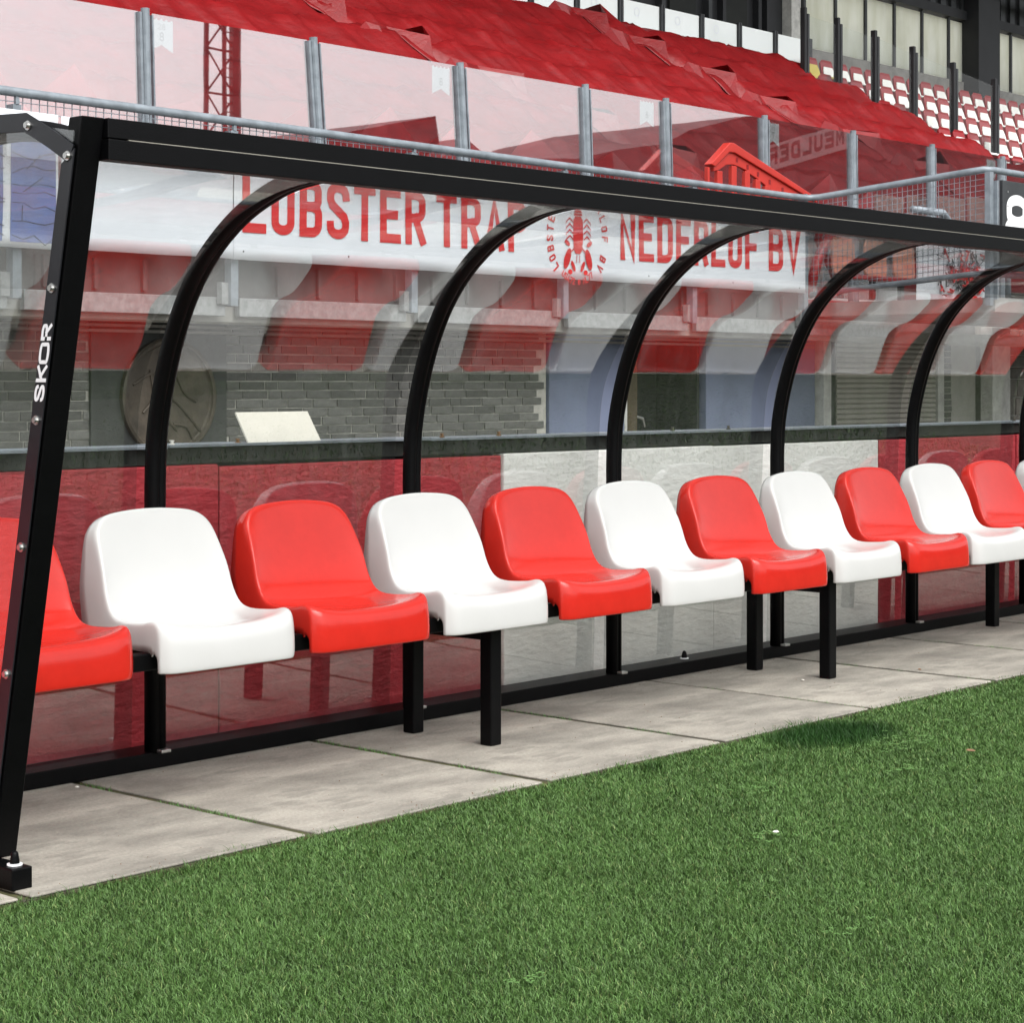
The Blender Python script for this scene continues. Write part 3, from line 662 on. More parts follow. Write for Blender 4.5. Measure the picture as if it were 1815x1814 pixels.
for i, (cx, z, isH) in enumerate(cand):
    if i < 298: inst('brick', half if isH else bmesh_, bw, (cx - 7, rnd.uniform(-.004, .004) - .004, z), (0, rnd.uniform(-.01, .01), rnd.uniform(-.012, .012)))
    else:
        L_ = .118 if isH else bl; stuff.box(cx - 7 - L_ / 2 + .006, cx - 7 + L_ / 2 - .006, 0, .02, z - .0265, z + .0265)
stuff.build('bricks', 'brick', bw, kind='stuff')
# plaque with round relief
pl = thing('relief_plaque', 'round weathered relief set on a square dark slate slab in the brick wall', 'plaque', (8.41, YB - .03, 1.21))
MB().box(-.61, .51, 0, .03, -1.1, .50).build('slate_slab', 'slate', pl, bevel=.004)
def disc(r0, prof_, m, nm, n=48):
    mb = MB(); vs = [(r * math.cos(6.28318 * j / n), y, r * math.sin(6.28318 * j / n)) for r, y in prof_ for j in range(n)]
    mb.add(vs, [(i * n + j, i * n + (j + 1) % n, (i + 1) * n + (j + 1) % n, (i + 1) * n + j) for i in range(len(prof_) - 1) for j in range(n)] + [tuple((len(prof_) - 1) * n + j for j in range(n))])
    return mb.build(nm, m, pl, smooth=False)
disc(0, [(.39, -.001), (.39, -.035), (.375, -.045), (.355, -.045), (.348, -.03), (.34, -.022)], 'bronze', 'relief_disc')
mb = MB()
for pts in ([(-.30, .08), (-.12, .15), (-.05, -.1), (.06, -.22)], [(0, .0), (.10, -.07), (.27, -.24)], [(.06, .14), (.12, .03), (.22, -.03)], [(-.1, -.15), (-.07, -.26), (.02, -.3)], [(-.22, -.1), (-.14, .0), (-.16, .18)], [(.03, -.18), (.14, -.2), (.2, -.3)]):
    mb.tube([(p[0], -.027, p[1]) for p in smooth([Vector(p) for p in pts], 4)], .009, 6)
mb.build('relief_line', 'bronze', pl)
# blue-grey panels, door, shutter ...
def bx(name, m, x0, x1, y0, y1, z0, z1, label=None, cat=None, parent=None, bevel=0, group=None):
    o = MB().box(x0 - (x0 + x1) / 2, x1 - (x0 + x1) / 2, 0, y1 - y0, 0, z1 - z0).build(name, m, parent, bevel=bevel, loc=((x0 + x1) / 2, y0, z0))
    return tag(o, label, cat, group) if label else o
bx('wall_panel', 'blue_panel', 12.285, 13.25, 10.58, 10.66, 0, 1.72, 'blue grey panel between the brick wall and the dark doorway', 'panel', bevel=.004)
dr = thing('doorway', 'dark open doorway with a brown jamb between the blue grey panels', 'doorway', (13.85, 10.6, 0))
MB().box(-.60, -.565, -.02, .1, 0, 1.72).build('frame', 'white_frame', dr)
MB().box(-.56, -.34, .05, .12, 0, 1.72).build('jamb', 'brown', dr)
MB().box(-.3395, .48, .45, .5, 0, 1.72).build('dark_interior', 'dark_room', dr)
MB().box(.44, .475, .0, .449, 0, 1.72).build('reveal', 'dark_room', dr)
mb = MB().tube([(-.27, .12, 1.02), (-.20, .10, 1.0), (-.15, .12, .93)], .012, 6); mb.build('handle', 'steel', dr)
bx('wall_panel', 'blue_panel', 14.40, 16.13, 10.58, 10.66, 0, 1.72, 'wide blue grey panel between the dark doorway and the roller shutter', 'panel', bevel=.004)
bx('timber_post', 'white_frame', 16.16, 16.29, 10.50, 10.62, 0, 1.74, 'thin white post between the wide blue panel and the shutter', 'post', bevel=.004)
bx('wall_pier', 'dark_conc', 16.32, 16.50, 10.60, 10.80, 0, 1.74, 'narrow dark pier left of the roller shutter', 'pier')
sh = thing('roller_shutter', 'beige roller shutter of horizontal slats', 'shutter', (17.4, 10.6, 0))
slat = MB().prism([(0, -.024), (-.012, -.014), (-.016, 0), (-.010, .014), (0, .022)], 'x', -.88, .98).mesh('slat', 'shutter')
for i in range(34): inst('slat', slat, sh, (0, 0, .03 + .05 * i))
MB().box(1.0, 1.12, -.03, .05, 0, 1.74).build('guide_rail', 'white_frame', sh)
bp = thing('brick_pier', 'narrow brick pier right of the roller shutter', 'pier', (18.65, 10.62, 0))
pm = MB().box(-.10, .10, 0, .02, -.026, .026).mesh('brick', 'brick')
MB().box(-.11, .11, .012, .2, 0, 1.74).build('mortar_bed', 'mortar', bp)
for i in range(27): inst('brick', pm, bp, (rnd.uniform(-.012, .012), -.002, .03 + .063 * i))
bx('rendered_wall', 'pale_wall', 18.77, 19.3, 10.64, 10.8, 0, 1.76, 'pale rendered wall section between brick pier and white timber post', 'wall')
o = bx('timber_post', 'white_frame', 19.33, 19.72, 10.45, 10.6, 0, 1.9, 'broad flaking white timber post before the stone wall', 'post', bevel=.01)
stw = thing('stone_wall', 'rough grey stone wall at the right under the stand', 'wall', (22, 10.62, 0))
MB().box(-2.2, 3.5, .03, .3, 0, 2.3).build('mortar_bed', 'mortar', stw)
zz = 0
while zz < 2.25:
    hh = rnd.choice([.13, .16, .2]); x = -2.2
    while x < 3.4:
        ww = rnd.uniform(.22, .48); ww = min(ww, 3.5 - x)
        mb = MB().box(x + .008, x + ww - .008, rnd.uniform(-.02, .01), .05, zz + .006, zz + hh - .006)
        mb.build('stone', 'stone', stw, bevel=.01); x += ww
    zz += hh

# deck, fascia, galvanised beam, railing
dk = thing('stand_deck', 'grey concrete front edge of the spectator deck with galvanised edge beam', 'deck', (0, 10.1, 1.9))
MB().box(-4, 15.3, .02, 3.0, -.10, .225).build('fascia', 'fascia_conc', dk)
for i in range(52):
    x = -4 + i * .37
    if x < 15.2: MB().box(x, x + .03, -.01, .0195, -.02, .17).build('rib', 'fascia_conc', dk)
MB().box(-4, 30, .02, 1.4, -.20, -.101).build('soffit_slab', 'pale_wall', dk)
for i in range(13):
    x = -4.7 + 1.65 * i
    MB().box(x + .08, x + 1.61, -.06, -.015, -.165, -.045).build('edge_beam', 'galv_flat', dk, bevel=.003)
for z in (-.235, -.27): MB().box(-4, 16, .40, .43, z, z + .018).build('pipe', 'grey_conc', dk)

rail = thing('railing', 'galvanised tube railing with wire mesh along the front of the deck', 'railing', (0, 10, 0))
def rpart(mb, name, m, **k):
    mb.v = [(v[0], v[1] - 10, v[2]) for v in mb.v]; return mb.build(name, m, rail, **k)
zr = lambda x: 3.0 - .0066 * (x - 7)
rpart(MB().tube([(-4, 10, zr(-4)), (8.4, 10, zr(8.4)), (14.9, 10, zr(14.9)), (15.08, 9.98, zr(15)), (15.15, 9.9, zr(15) + .005), (15.15, 8.4, 3.075), (15.16, 8.28, 3.085), (15.25, 8.24, 3.085), (20, 8.24, 3.085)], .0285, 12), 'top_rail', 'galv', smooth=True)
rpart(MB().tube([(15.15, 9.98, 2.09), (15.15, 8.4, 2.215), (15.2, 8.26, 2.22), (20, 8.24, 2.22)], .026, 10), 'lower_rail', 'galv', smooth=True)
for i in range(13):
    x = -4.7 + 1.65 * i
    if x > 15.2: break
    mb = MB().box(x - .03, x + .03, 9.995, 10.001, 1.80, 2.93).box(x - .030, x - .024, 10.0015, 10.06, 1.80, 2.93).box(x - .012, x + .012, 9.99, 10.01, 2.931, 2.985)
    rpart(mb, 'post', 'galv')
    rpart(MB().box(x - .12, x - .032, 10.02, 10.03, 1.81, 1.95).box(x - .12, x - .115, 9.98, 10.0195, 1.81, 1.95), 'bracket', 'galv_flat')
rpart(MB().box(15.12, 15.18, 8.20, 8.25, 1.95, 3.06).box(15.185, 15.21, 8.17, 8.25, 2.0, 2.99), 'post', 'galv')
mb = MB()
def wire(a, b, t=.0045): mb.bar(a, b, t, t, ref=(0, 1, 0) if abs(a[1] - b[1]) < .01 and abs(a[2] - b[2]) > .1 else (0, 0, 1) if abs(a[2] - b[2]) < .2 else (1, 0, 0))
x = 4.0
while x < 15.1: wire((x, 10.012, 2.12), (x, 10.012, zr(x) - .02)); x += .058
for i in range(16): wire((4.0, 10.008, 2.10 + .055 * i + .02), (15.13, 10.008, 2.10 + .055 * i + .02))
y = 9.95
while y > 8.3: wire((15.15, y, 2.10 + (10 - y) * .078), (15.15, y, 2.945 + (10 - y) * .08)); y -= .05
for i in range(18): wire((15.153, 9.98, 2.11 + .048 * i), (15.153, 8.27, 2.24 + .048 * i))
rpart(mb, 'wire_mesh', 'galv', kind='stuff')

# banners ----------------------------------------------------------
def sheet(x0, x1, z0, z1, y, amp=.012, seed=0, nx=60, nz=10):
    V = []
    for k_ in (0, 1):
        for j in range(nz + 1):
            for i in range(nx + 1):
                x = x0 + (x1 - x0) * i / nx; z = z0 + (z1 - z0) * j / nz
                V.append((x, y + k_ * .003 + amp * (noise.noise(Vector((x * 1.3, z * 2.0, seed))) + .5 * noise.noise(Vector((x * 4, z * 3, seed + 5)))), z + .004 * noise.noise(Vector((x * 2, 0, seed)))))
    m1 = nx + 1; o2 = m1 * (nz + 1); F = []
    for j in range(nz):
        for i in range(nx):
            a = j * m1 + i; F.append((a, a + 1, a + m1 + 1, a + m1)); F.append((o2 + a, o2 + a + m1, o2 + a + m1 + 1, o2 + a + 1))
    for i in range(nx):
        F.append((i, o2 + i, o2 + i + 1, i + 1)); a = nz * m1 + i; F.append((a, a + 1, o2 + a + 1, o2 + a))
    mb = MB(); mb.v = V; mb.f = F; return mb
def ysurf(x, z, y, amp, seed): return y + amp * (noise.noise(Vector((x * 1.3, z * 2.0, seed))) + .5 * noise.noise(Vector((x * 4, z * 3, seed + 5))))
BY = 9.955
b1 = sheet(7.13, 8.452, 2.10, 2.885, BY, .010, 3, 26).build('plain_banner', 'banner', smooth=True); tag(b1, 'plain white banner section left of the red lettering', 'banner')
b2 = sheet(8.458, 15.02, 2.098, 2.88, BY, .010, 7, 110).build('lobster_banner', 'banner', smooth=True); tag(b2, 'long white banner with red lobster emblem and red lettering on the railing', 'banner')
def bf(x, z, k): return (x, ysurf(x, z, BY, .010, 7) - .004 - .0006 * k, z)
def word(txt, xa, xb, t=.064, z0=2.275, z1=2.655, gap=.22):
    mb = MB(); n = len(txt); units = n + gap * (n - 1); u = (xb - xa) / units
    for i, c in enumerate(txt):
        x = xa + i * (1 + gap) * u
        # finer pieces so the print follows the cloth
        strokes(mb, c, bf, x, z0, u, z1 - z0, t)
    return mb.build('lettering', 'print_red', b2)
word('LOBSTER', 8.525, 10.215); word('TRAP', 10.325, 11.30); word('NEDERLOF', 12.405, 14.30); word('BV', 14.455, 14.94)
# emblem
mb = MB(); cx, cz = 11.885, 2.425
kk = [0]
def poly(pts, m=mb, lift=0):
    kk[0] += 1; m.add([(cx + p[0], ysurf(cx + p[0], cz + p[1], BY, .010, 7) - .004 - .0002 * kk[0] - lift, cz + p[1]) for p in pts], [tuple(range(len(pts)))])
def ell(a, b, rx, ry, rot=0, n=14): 
    c_, s_ = math.cos(rot), math.sin(rot)
    return [(a + rx * math.cos(6.2832 * i / n) * c_ - ry * math.sin(6.2832 * i / n) * s_, b + rx * math.cos(6.2832 * i / n) * s_ + ry * math.sin(6.2832 * i / n) * c_) for i in range(n)]
poly([(-.055, .13), (-.06, 0), (-.05, -.10), (-.025, -.13), (.025, -.13), (.05, -.10), (.06, 0), (.055, .13), (.03, .16), (-.03, .16)])
for i in range(4): poly([(-.05 + .006 * i, .165 + i * .022), (-.045 + .006 * i, .182 + i * .022), (.045 - .006 * i, .182 + i * .022), (.05 - .006 * i, .165 + i * .022)])
poly(ell(0, .265, .02, .018))
for s_ in (-1, 1):
    for i in range(4):
        z = .13 - i * .045; poly([(s_ * .06, z - .01), (s_ * .10, z + .02), (s_ * .145, z - .015), (s_ * .15, z - .045), (s_ * .137, z - .02), (s_ * .10, z + .006), (s_ * .062, z - .022)][::s_])
    poly(ell(s_ * .13, -.05, .035, .018, s_ * .5)); poly(ell(s_ * .125, -.17, .035, .085, s_ * .35)); poly(ell(s_ * .055, -.225, .018, .045, s_ * -.5)); poly(ell(s_ * .09, -.27, .025, .02, 0))
    poly([(s_ * .04, -.09), (s_ * .08, -.12), (s_ * .085, -.11), (s_ * .045, -.08)][::s_]); poly([(s_ * .01, -.14), (s_ * .014, -.2), (s_ * .02, -.2), (s_ * .018, -.14)][::s_])
mb.build('lobster_emblem', 'print_red', b2)
mb = MB()
def ringtext(txt, r, a0, a1, h, t, flip=False):
    for i, c in enumerate(txt):
        if c == ' ': continue
        a = R(a0 + (a1 - a0) * i / (len(txt) - 1))
        def f2(x, z, k, a=a):
            if flip: ux, uz = (-math.sin(a) * -1, math.cos(a) * -1); rx, rz = -math.cos(a), -math.sin(a)
            else: ux, uz = (math.sin(a), -math.cos(a)); rx, rz = math.cos(a), math.sin(a)
            if flip: px_ = cx + r * .98 * math.cos(a) * 1.0 + (-math.sin(a)) * x * 1 + (-math.cos(a)) * z; pz = cz + r * 1.15 * math.sin(a) + math.cos(a) * x + (-math.sin(a)) * z
            else: px_ = cx + r * .98 * math.cos(a) + ux * x + rx * z; pz = cz + r * 1.15 * math.sin(a) + uz * x + rz * z
            return (px_, ysurf(px_, pz, BY, .010, 7) - .004 - .0006 * k, pz)
        strokes(mb, c, f2, -h * .3, -h / 2, h * .6, h, t)
ringtext('LOBSTER TRAP', .335, 218, 92, .075, .014); ringtext('NEDERLOF BV', .335, 84, -36, .075, .014); ringtext('USA72 @ NL77', .30, 236, 304, .05, .007, flip=True)
mb.build('ring_lettering', 'print_red', b2)
mb = MB()
for (x, z) in ((8.52, 2.15), (9.45, 2.16), (10.55, 2.15), (12.75, 2.16), (13.9, 2.15), (14.9, 2.14)):
    mb.add([(x + .008 * math.cos(a), BY - .022, z + .008 * math.sin(a)) for a in [i * 1.0472 for i in range(6)]], [tuple(range(6))])
mb.build('eyelet', 'far_dark', b2)
b3 = sheet(3.2, 7.11, 2.09, 2.89, BY, .014, 11, 60).build('blue_banner', 'banner', smooth=True); tag(b3, 'white banner with blue cracked blocks left of the slanted post', 'banner')
mb = MB(); net = MB()
for i, xb_ in enumerate((6.775, 6.42, 6.05, 5.7, 5.2)):
    n = 8
    for j in range(n):
        z0, z1 = 2.125 + .70 * j / n, 2.125 + .70 * (j + 1) / n
        x1 = xb_ + (.315 if i != 1 else .30); x0 = xb_ if i != 1 else xb_ + .12 * (1 - j / n)
        mb.add([(a, ysurf(a, b, BY, .014, 11) - .006, b) for a, b in ((x0, z0), (x1, z0), (x1, z1), (x0, z1))], [(0, 1, 2, 3)])
    for q in range(9):
        z = 2.16 + q * .08 + rnd.uniform(-.02, .02); pts = [(xb_ + .01 + .3 * t / 4, z + rnd.uniform(-.03, .03)) for t in range(5)]
        net.tube([(p[0], ysurf(p[0], p[1], BY, .014, 11) - .008, p[1]) for p in pts], .0032, 3)
        if q % 2: net.tube([(xb_ + .05 + .2 * rnd.random(), BY - .012, z), (xb_ + .05 + .2 * rnd.random(), BY - .012, z + .09)], .003, 3)
mb.build('blue_block', 'print_blue', b3); net.build('crack_lines', 'print_navy', b3)

# glass balustrade ---------------------------------------------------
bal = thing('glass_balustrade', 'tall clear glass balustrade on galvanised posts behind the railing', 'balustrade', (8.27, 10.6, 2.1))
pb = [(-.66, -.60), (.90, .95), (2.385, 2.45), (3.86, 3.91), (5.345, 5.38), (6.79, 6.82), (8.25, 8.273), (9.738, 9.80), (11.256, 11.31), (12.756, 12.792), (13.842, 13.875), (15.326, 15.345), (16.827, 16.84), (18.328, 18.335), (19.821, 19.821), (21.3, 21.3), (22.8, 22.8)]
for t, b in pb:
    b2x = b + (b - t) * 1.2
    mb = MB()
    mb.tube([(b2x - 8.27, .0, .0), (t - 8.27, 0, 1.66)], .030, 10)
    mb.bar((b2x - 8.27 - .048, .01, 0), (t - 8.27 - .048, .01, 1.63), .02, .055, ref=(0, 1, 0)); mb.bar((b2x - 8.27 + .05, .01, 0), (t - 8.27 + .05, .01, 1.62), .012, .055, ref=(0, 1, 0))
    mb.build('post', 'galv', bal, smooth=False)
for (t0, b0), (t1, b1_) in zip(pb[:-1], pb[1:]):
    q0, q1 = b0 + (b0 - t0) * 1.2, b1_ + (b1_ - t1) * 1.2
    mb = MB(); P_ = [(q0 + .062, 0.02), (q1 - .055, 0.02), (t1 - .055, 1.635), (t0 + .062, 1.635)]
    mb.add([(a - 8.27, y, z) for y in (.004, .012) for a, z in P_], [(0, 1, 2, 3), (7, 6, 5, 4), (0, 4, 5, 1), (1, 5, 6, 2), (2, 6, 7, 3), (3, 7, 4, 0)])
    mb.build('glass_pane', 'glass', bal)
for i, (x, c) in enumerate([(8.40, '20'), (11.065, '8'), (13.60, '8'), (15.49, '87'), (19.60, '87')]):
    pn = MB(); w_, h_ = .095, .175; pts = [(-w_, .0), (-w_, -h_ - .03), (0, -h_ + .015), (w_, -h_ - .03), (w_, 0)] 
    top = []
    for q in range(5): top += [(w_ - q * .042, 0), (w_ - q * .042 - .012, .014), (w_ - q * .042 - .026, 0)]
    poly_ = [(-w_, -h_ - .03), (0, -h_ + .015), (w_, -h_ - .03), (w_, 0)] + top[1:-1] + [(-w_, 0)]
    pn.prism(poly_, 'y', -.0035, -.0015)
    po = pn.build('pennant', 'sticker', bal, loc=(x - 8.27, .02, 1.60))
    tx = MB()
    def pf(x_, z_, k): return (x_, -.0042 - .0002 * k, z_)
    strokes(tx, c[-1] if len(c) > 1 and c != '20' else '8', pf, -.018, -.135, .036, .06, .009)
    if len(c) > 1:
        strokes(tx, '2', pf, -.03, -.06, .026, .04, .005); strokes(tx, '8', pf, .004, -.06, .026, .04, .005)
    tx.build('number', 'print_grey', po)

# red plastic barrier leaning between railing and glass
rb = thing('crowd_barrier', 'bright red slotted plastic barrier leaning behind the railing', 'barrier', (14.3, 10.25, 2.9))
mb = MB()
out = [(13.93, 2.45), (13.96, 3.175), (14.25, 3.385), (14.30, 3.385), (15.56, 3.03), (15.62, 2.97), (15.45, 2.90), (15.3, 2.6), (15.3, 2.45)]
OX = lambda p: (p[0] - 14.3, p[1] - 2.9)
top_ = [OX(p) for p in [(13.965, 3.175), (14.25, 3.385), (14.31, 3.385), (15.60, 3.00), (15.60, 2.955), (14.32, 3.30), (14.24, 3.30), (14.03, 3.155)]]
mb.prism(top_, 'y', -.04, .04)
rb_top = mb.build('top_edge', 'barrier', rb, bevel=.008)
mb = MB()
mb.prism([OX(p) for p in [(14.03, 3.155), (14.24, 3.30), (14.32, 3.30), (15.60, 2.955), (15.40, 2.955), (14.86, 3.02), (14.80, 3.06), (14.70, 3.10), (14.60, 3.13), (14.50, 3.17), (14.40, 3.19), (14.32, 3.20), (14.22, 3.19), (14.12, 3.14), (14.04, 3.12)]], 'y', -.018, .018)
mb.build('upper_panel', 'barrier', rb, bevel=.004)
for i, xx in enumerate((13.95, 14.09, 14.30, 14.50, 14.66, 14.80, 14.92, 15.04, 15.16)):
    zt_ = (3.15, 3.13, 3.19, 3.16, 3.10, 3.05, 3.0, 2.98, 2.96)[i]; wv = .03 if i == 0 else .075
    MB().box(xx - 14.3, xx + wv - 14.3, -.02, .02, -.45, zt_ - 2.9).build('slat', 'barrier', rb, bevel=.006)
for (xx, z_) in ((14.36, 3.245), (14.52, 3.195), (14.68, 3.145), (14.86, 3.09), (15.06, 3.035)):
    MB().box(xx - 14.3, xx + .03 - 14.3, -.0205, -.0185, z_ - 2.9 - .02, z_ - 2.9 + .02).build('slot', 'tarp', rb)

# number sign at the corner
sg = thing('number_sign', 'dark grey panel with a big white 8 at the railing corner', 'sign', (15.9, 8.2, 2.2))
MB().box(-.62, 1.2, -.03, .0, .05, .80).build('panel', 'far_dark', sg, bevel=.004)
mb = MB(); strokes(mb, '8', lambda x, z, k: (x, -.0315 - .0003 * k, z), -.58, .22, .42, .47, .088); mb.build('number', 'print_white', sg)
for z in (.70, .58): MB().box(-.545, -.525, -.034, -.0305, z, z + .015).build('rivet', 'steel', sg)
pf_ = thing('corner_platform', 'grey platform edge projecting forward below the mesh railing', 'platform', (15.2, 8.2, 1.9))
MB().box(.04, 6.0, .02, 2.2, 0, .12).build('slab', 'grey_conc', pf_)
b4 = sheet(15.8, 17.8, 2.0, 2.2, 8.16, .006, 5, 24).build('lower_banner', 'banner', smooth=True); tag(b4, 'white banner strip with blue lettering low at the right edge', 'banner')
mb = MB(); text_row(mb, 'IDG', 15.86, 16.5, 2.035, 2.165, lambda x, z, k: (x, 8.148 - .0004 * k, z), .03); mb.build('lettering', 'print_blue', b4)
b5 = sheet(15.98, 17.5, 1.98, 2.56, 9.4, .01, 15, 30).build('scribble_banner', 'banner', smooth=True); tag(b5, 'white banner with red and black scribbled print behind the mesh', 'banner')
for m_, n_, nm in (('print_black', 60, 'black_print'), ('print_red', 40, 'red_print')):
    mb = MB()
    for i in range(n_):
        x = rnd.gauss(16.85, .20); z = rnd.gauss(2.30, .13); z = min(2.48, max(2.06, z)); pts = []
        for q in range(4): pts.append((x + rnd.uniform(-.07, .07), 9.376 - .001 * (i % 5), z + rnd.uniform(-.06, .06)))
        mb.tube(pts, .006 if m_ == 'print_black' else .011, 4)
    mb.build(nm, m_, b5)
# things on the deck behind the mesh
fold = thing('tip_up_seat', 'faded salmon seat behind the corner mesh, left of three', 'seat', (16.1, 10.25, 2.10), 'salmon seats behind the corner mesh')
MB().prism([(-.17, .22), (-.20, .27), (-.21, .50), (-.17, .56), (.13, .56), (.17, .50), (.19, .27), (.17, .22)], 'y', -.02, .01).build('backrest', 'salmon', fold, bevel=.01)
MB().box(-.03, .03, .0105, .05, 0, .4).build('bracket', 'far_dark', fold)
MB().box(-.19, .19, -.16, -.021, .17, .215).build('seat', 'old_red', fold, bevel=.01)
for i, lb in enumerate(('faded salmon seat behind the corner mesh, middle of three', 'faded salmon seat behind the corner mesh, right of three')):
    c = copy_tree(fold); c.location = (16.66 + .52 * i, 10.25, 2.10); c['label'] = lb
rp = thing('red_railing', 'short bent red tube railing behind the corner mesh', 'railing', (15.7, 10.3, 2.1))
MB().tube([(-.1, 0, 0), (.05, 0, .35), (.3, 0, .62), (.55, 0, .66)], .05, 8).build('tube', 'old_red', rp, smooth=True)
MB().tube([(.5, .1, .2), (.2, .1, .55), (.35, .1, .8)], .04, 8).build('brace', 'old_red', rp, smooth=True)
wb = thing('white_boarding', 'row of white boards on the deck behind the salmon seats', 'boarding', (16, 10.9, 2.1))
for i in range(5): MB().box(-.3 + i * .52, .2 + i * .52, 0, .03, .02, .75).build('board', 'print_white', wb, bevel=.004)
pk = thing('pink_reflections', 'row of pale pink panels standing in for sky reflections behind the mesh', 'boarding', (17.3, 10.75, 2.1))
for i in range(6): MB().box(.2 + i * .62, .74 + i * .62, 0, .03, .80, 1.10 + i * .035).build('board', 'pink', pk, bevel=.004)  # flat pink panels in place of sky reflections in the glass
MB().box(.1, 4.2, .031, .06, .5, .95).build('rail', 'old_red', pk)
th_ = thing('grey_handrail', 'grey tubular handrail behind the corner mesh', 'handrail', (16.6, 9.6, 2.1))
MB().tube([(-.35, 0, .80), (.2, 0, .80), (.35, 0, .70), (1.9, 0, .70)], .035, 10).build('tube', 'galv', th_, smooth=True)
MB().tube([(.22, .02, .78), (.42, .02, .45), (.45, .02, 0)], .03, 8).build('leg', 'galv', th_, smooth=True)
MB().tube([(1.5, .02, .68), (1.5, .02, 0)], .03, 8).build('leg', 'galv', th_, smooth=True)

# ================================================================== TRIBUNE
TR, RI, Y1, Z1 = .8, .47, 12.8, 2.21
steps = MB()
for i in range(-1, 10):
    y = Y1 + TR * i - .4; z = Z1 + RI * i
    if i < 0: steps.box(-4, 60, 11.6, y + TR, .5, 2.09)
    else: steps.box(-4, 60, y, y + TR + (.9 if i == 9 else 0), .5, z)
steps.build('stand_steps', 'grey_conc', kind='structure')
def tz(Y): return Z1 + .75 + RI / TR * (Y - Y1)
def tarp_edge(Y): return 29.3 + (19.3 - Y) * .78
A1 = [(20.2, 13.9), (19.6, 14.6), (17.66, 16.5), (16.5, 17.7), (15, 19.0), (12, 21.0)]
A2 = [(20.2, 22.6), (19.31, 23.55), (18.0, 24.35), (16.9, 24.9), (15.9, 26.4), (14.6, 27.2), (12, 28.6)]
def ax_(A, Y):
    for (ya, xa), (yb, xb_) in zip(A[:-1], A[1:]):
        if ya >= Y >= yb: return xa + (xb_ - xa) * (ya - Y) / (ya - yb)
    return A[0][1] if Y > A[0][0] else A[-1][1]
def tarp_h(x, y):
    i = (y - Y1 - .18) / TR; f = i - math.floor(i)
    z = tz(y) - .19 * (1 - abs(2 * f - 1)) ** .8 * (1 if f > .5 else .8)
    q1 = noise.noise(Vector((x * .8 - y * .55, y * .5 + x * .25, 31))); q2 = noise.noise(Vector((x * 1.5 + y * 1.4, y * .9, 37)))
    z += .05 * max(0, 1 - abs(q1) / .05) + .035 * max(0, 1 - abs(q2) / .06)
    z += .055 * noise.noise(Vector((x * .55, y * 1.1, 0))) + .028 * noise.noise(Vector((x * 1.8 + y, y * 1.5, 4))) + .012 * noise.noise(Vector((x * 5 + 2 * y, y * 3, 9)))
    r_ = noise.noise(Vector((x * 1.1 + y * .9, y * .35, 12))); z += .05 * max(0, .18 - abs(r_)) / .18
    for A, s_ in ((A1, 3), (A2, 8)):
        ax = ax_(A, y); row = math.floor((y - Y1 + .25) / TR); rr_ = random.Random(row * 31 + s_)
        off = rr_.uniform(-.2, .2); dx = x - ax - off; fr = ((y - Y1 + .25) / TR) % 1
        if abs(dx) < .18: z -= .26 * (1 - abs(dx) / .18)
    if y < 14.6:
        tri = abs(2 * ((x * .78 + .35 * noise.noise(Vector((x * .7, 0, 5)))) % 1) - 1)
        z -= (.10 + .38 * tri) * min(1, (14.6 - y) / .12)
    return z
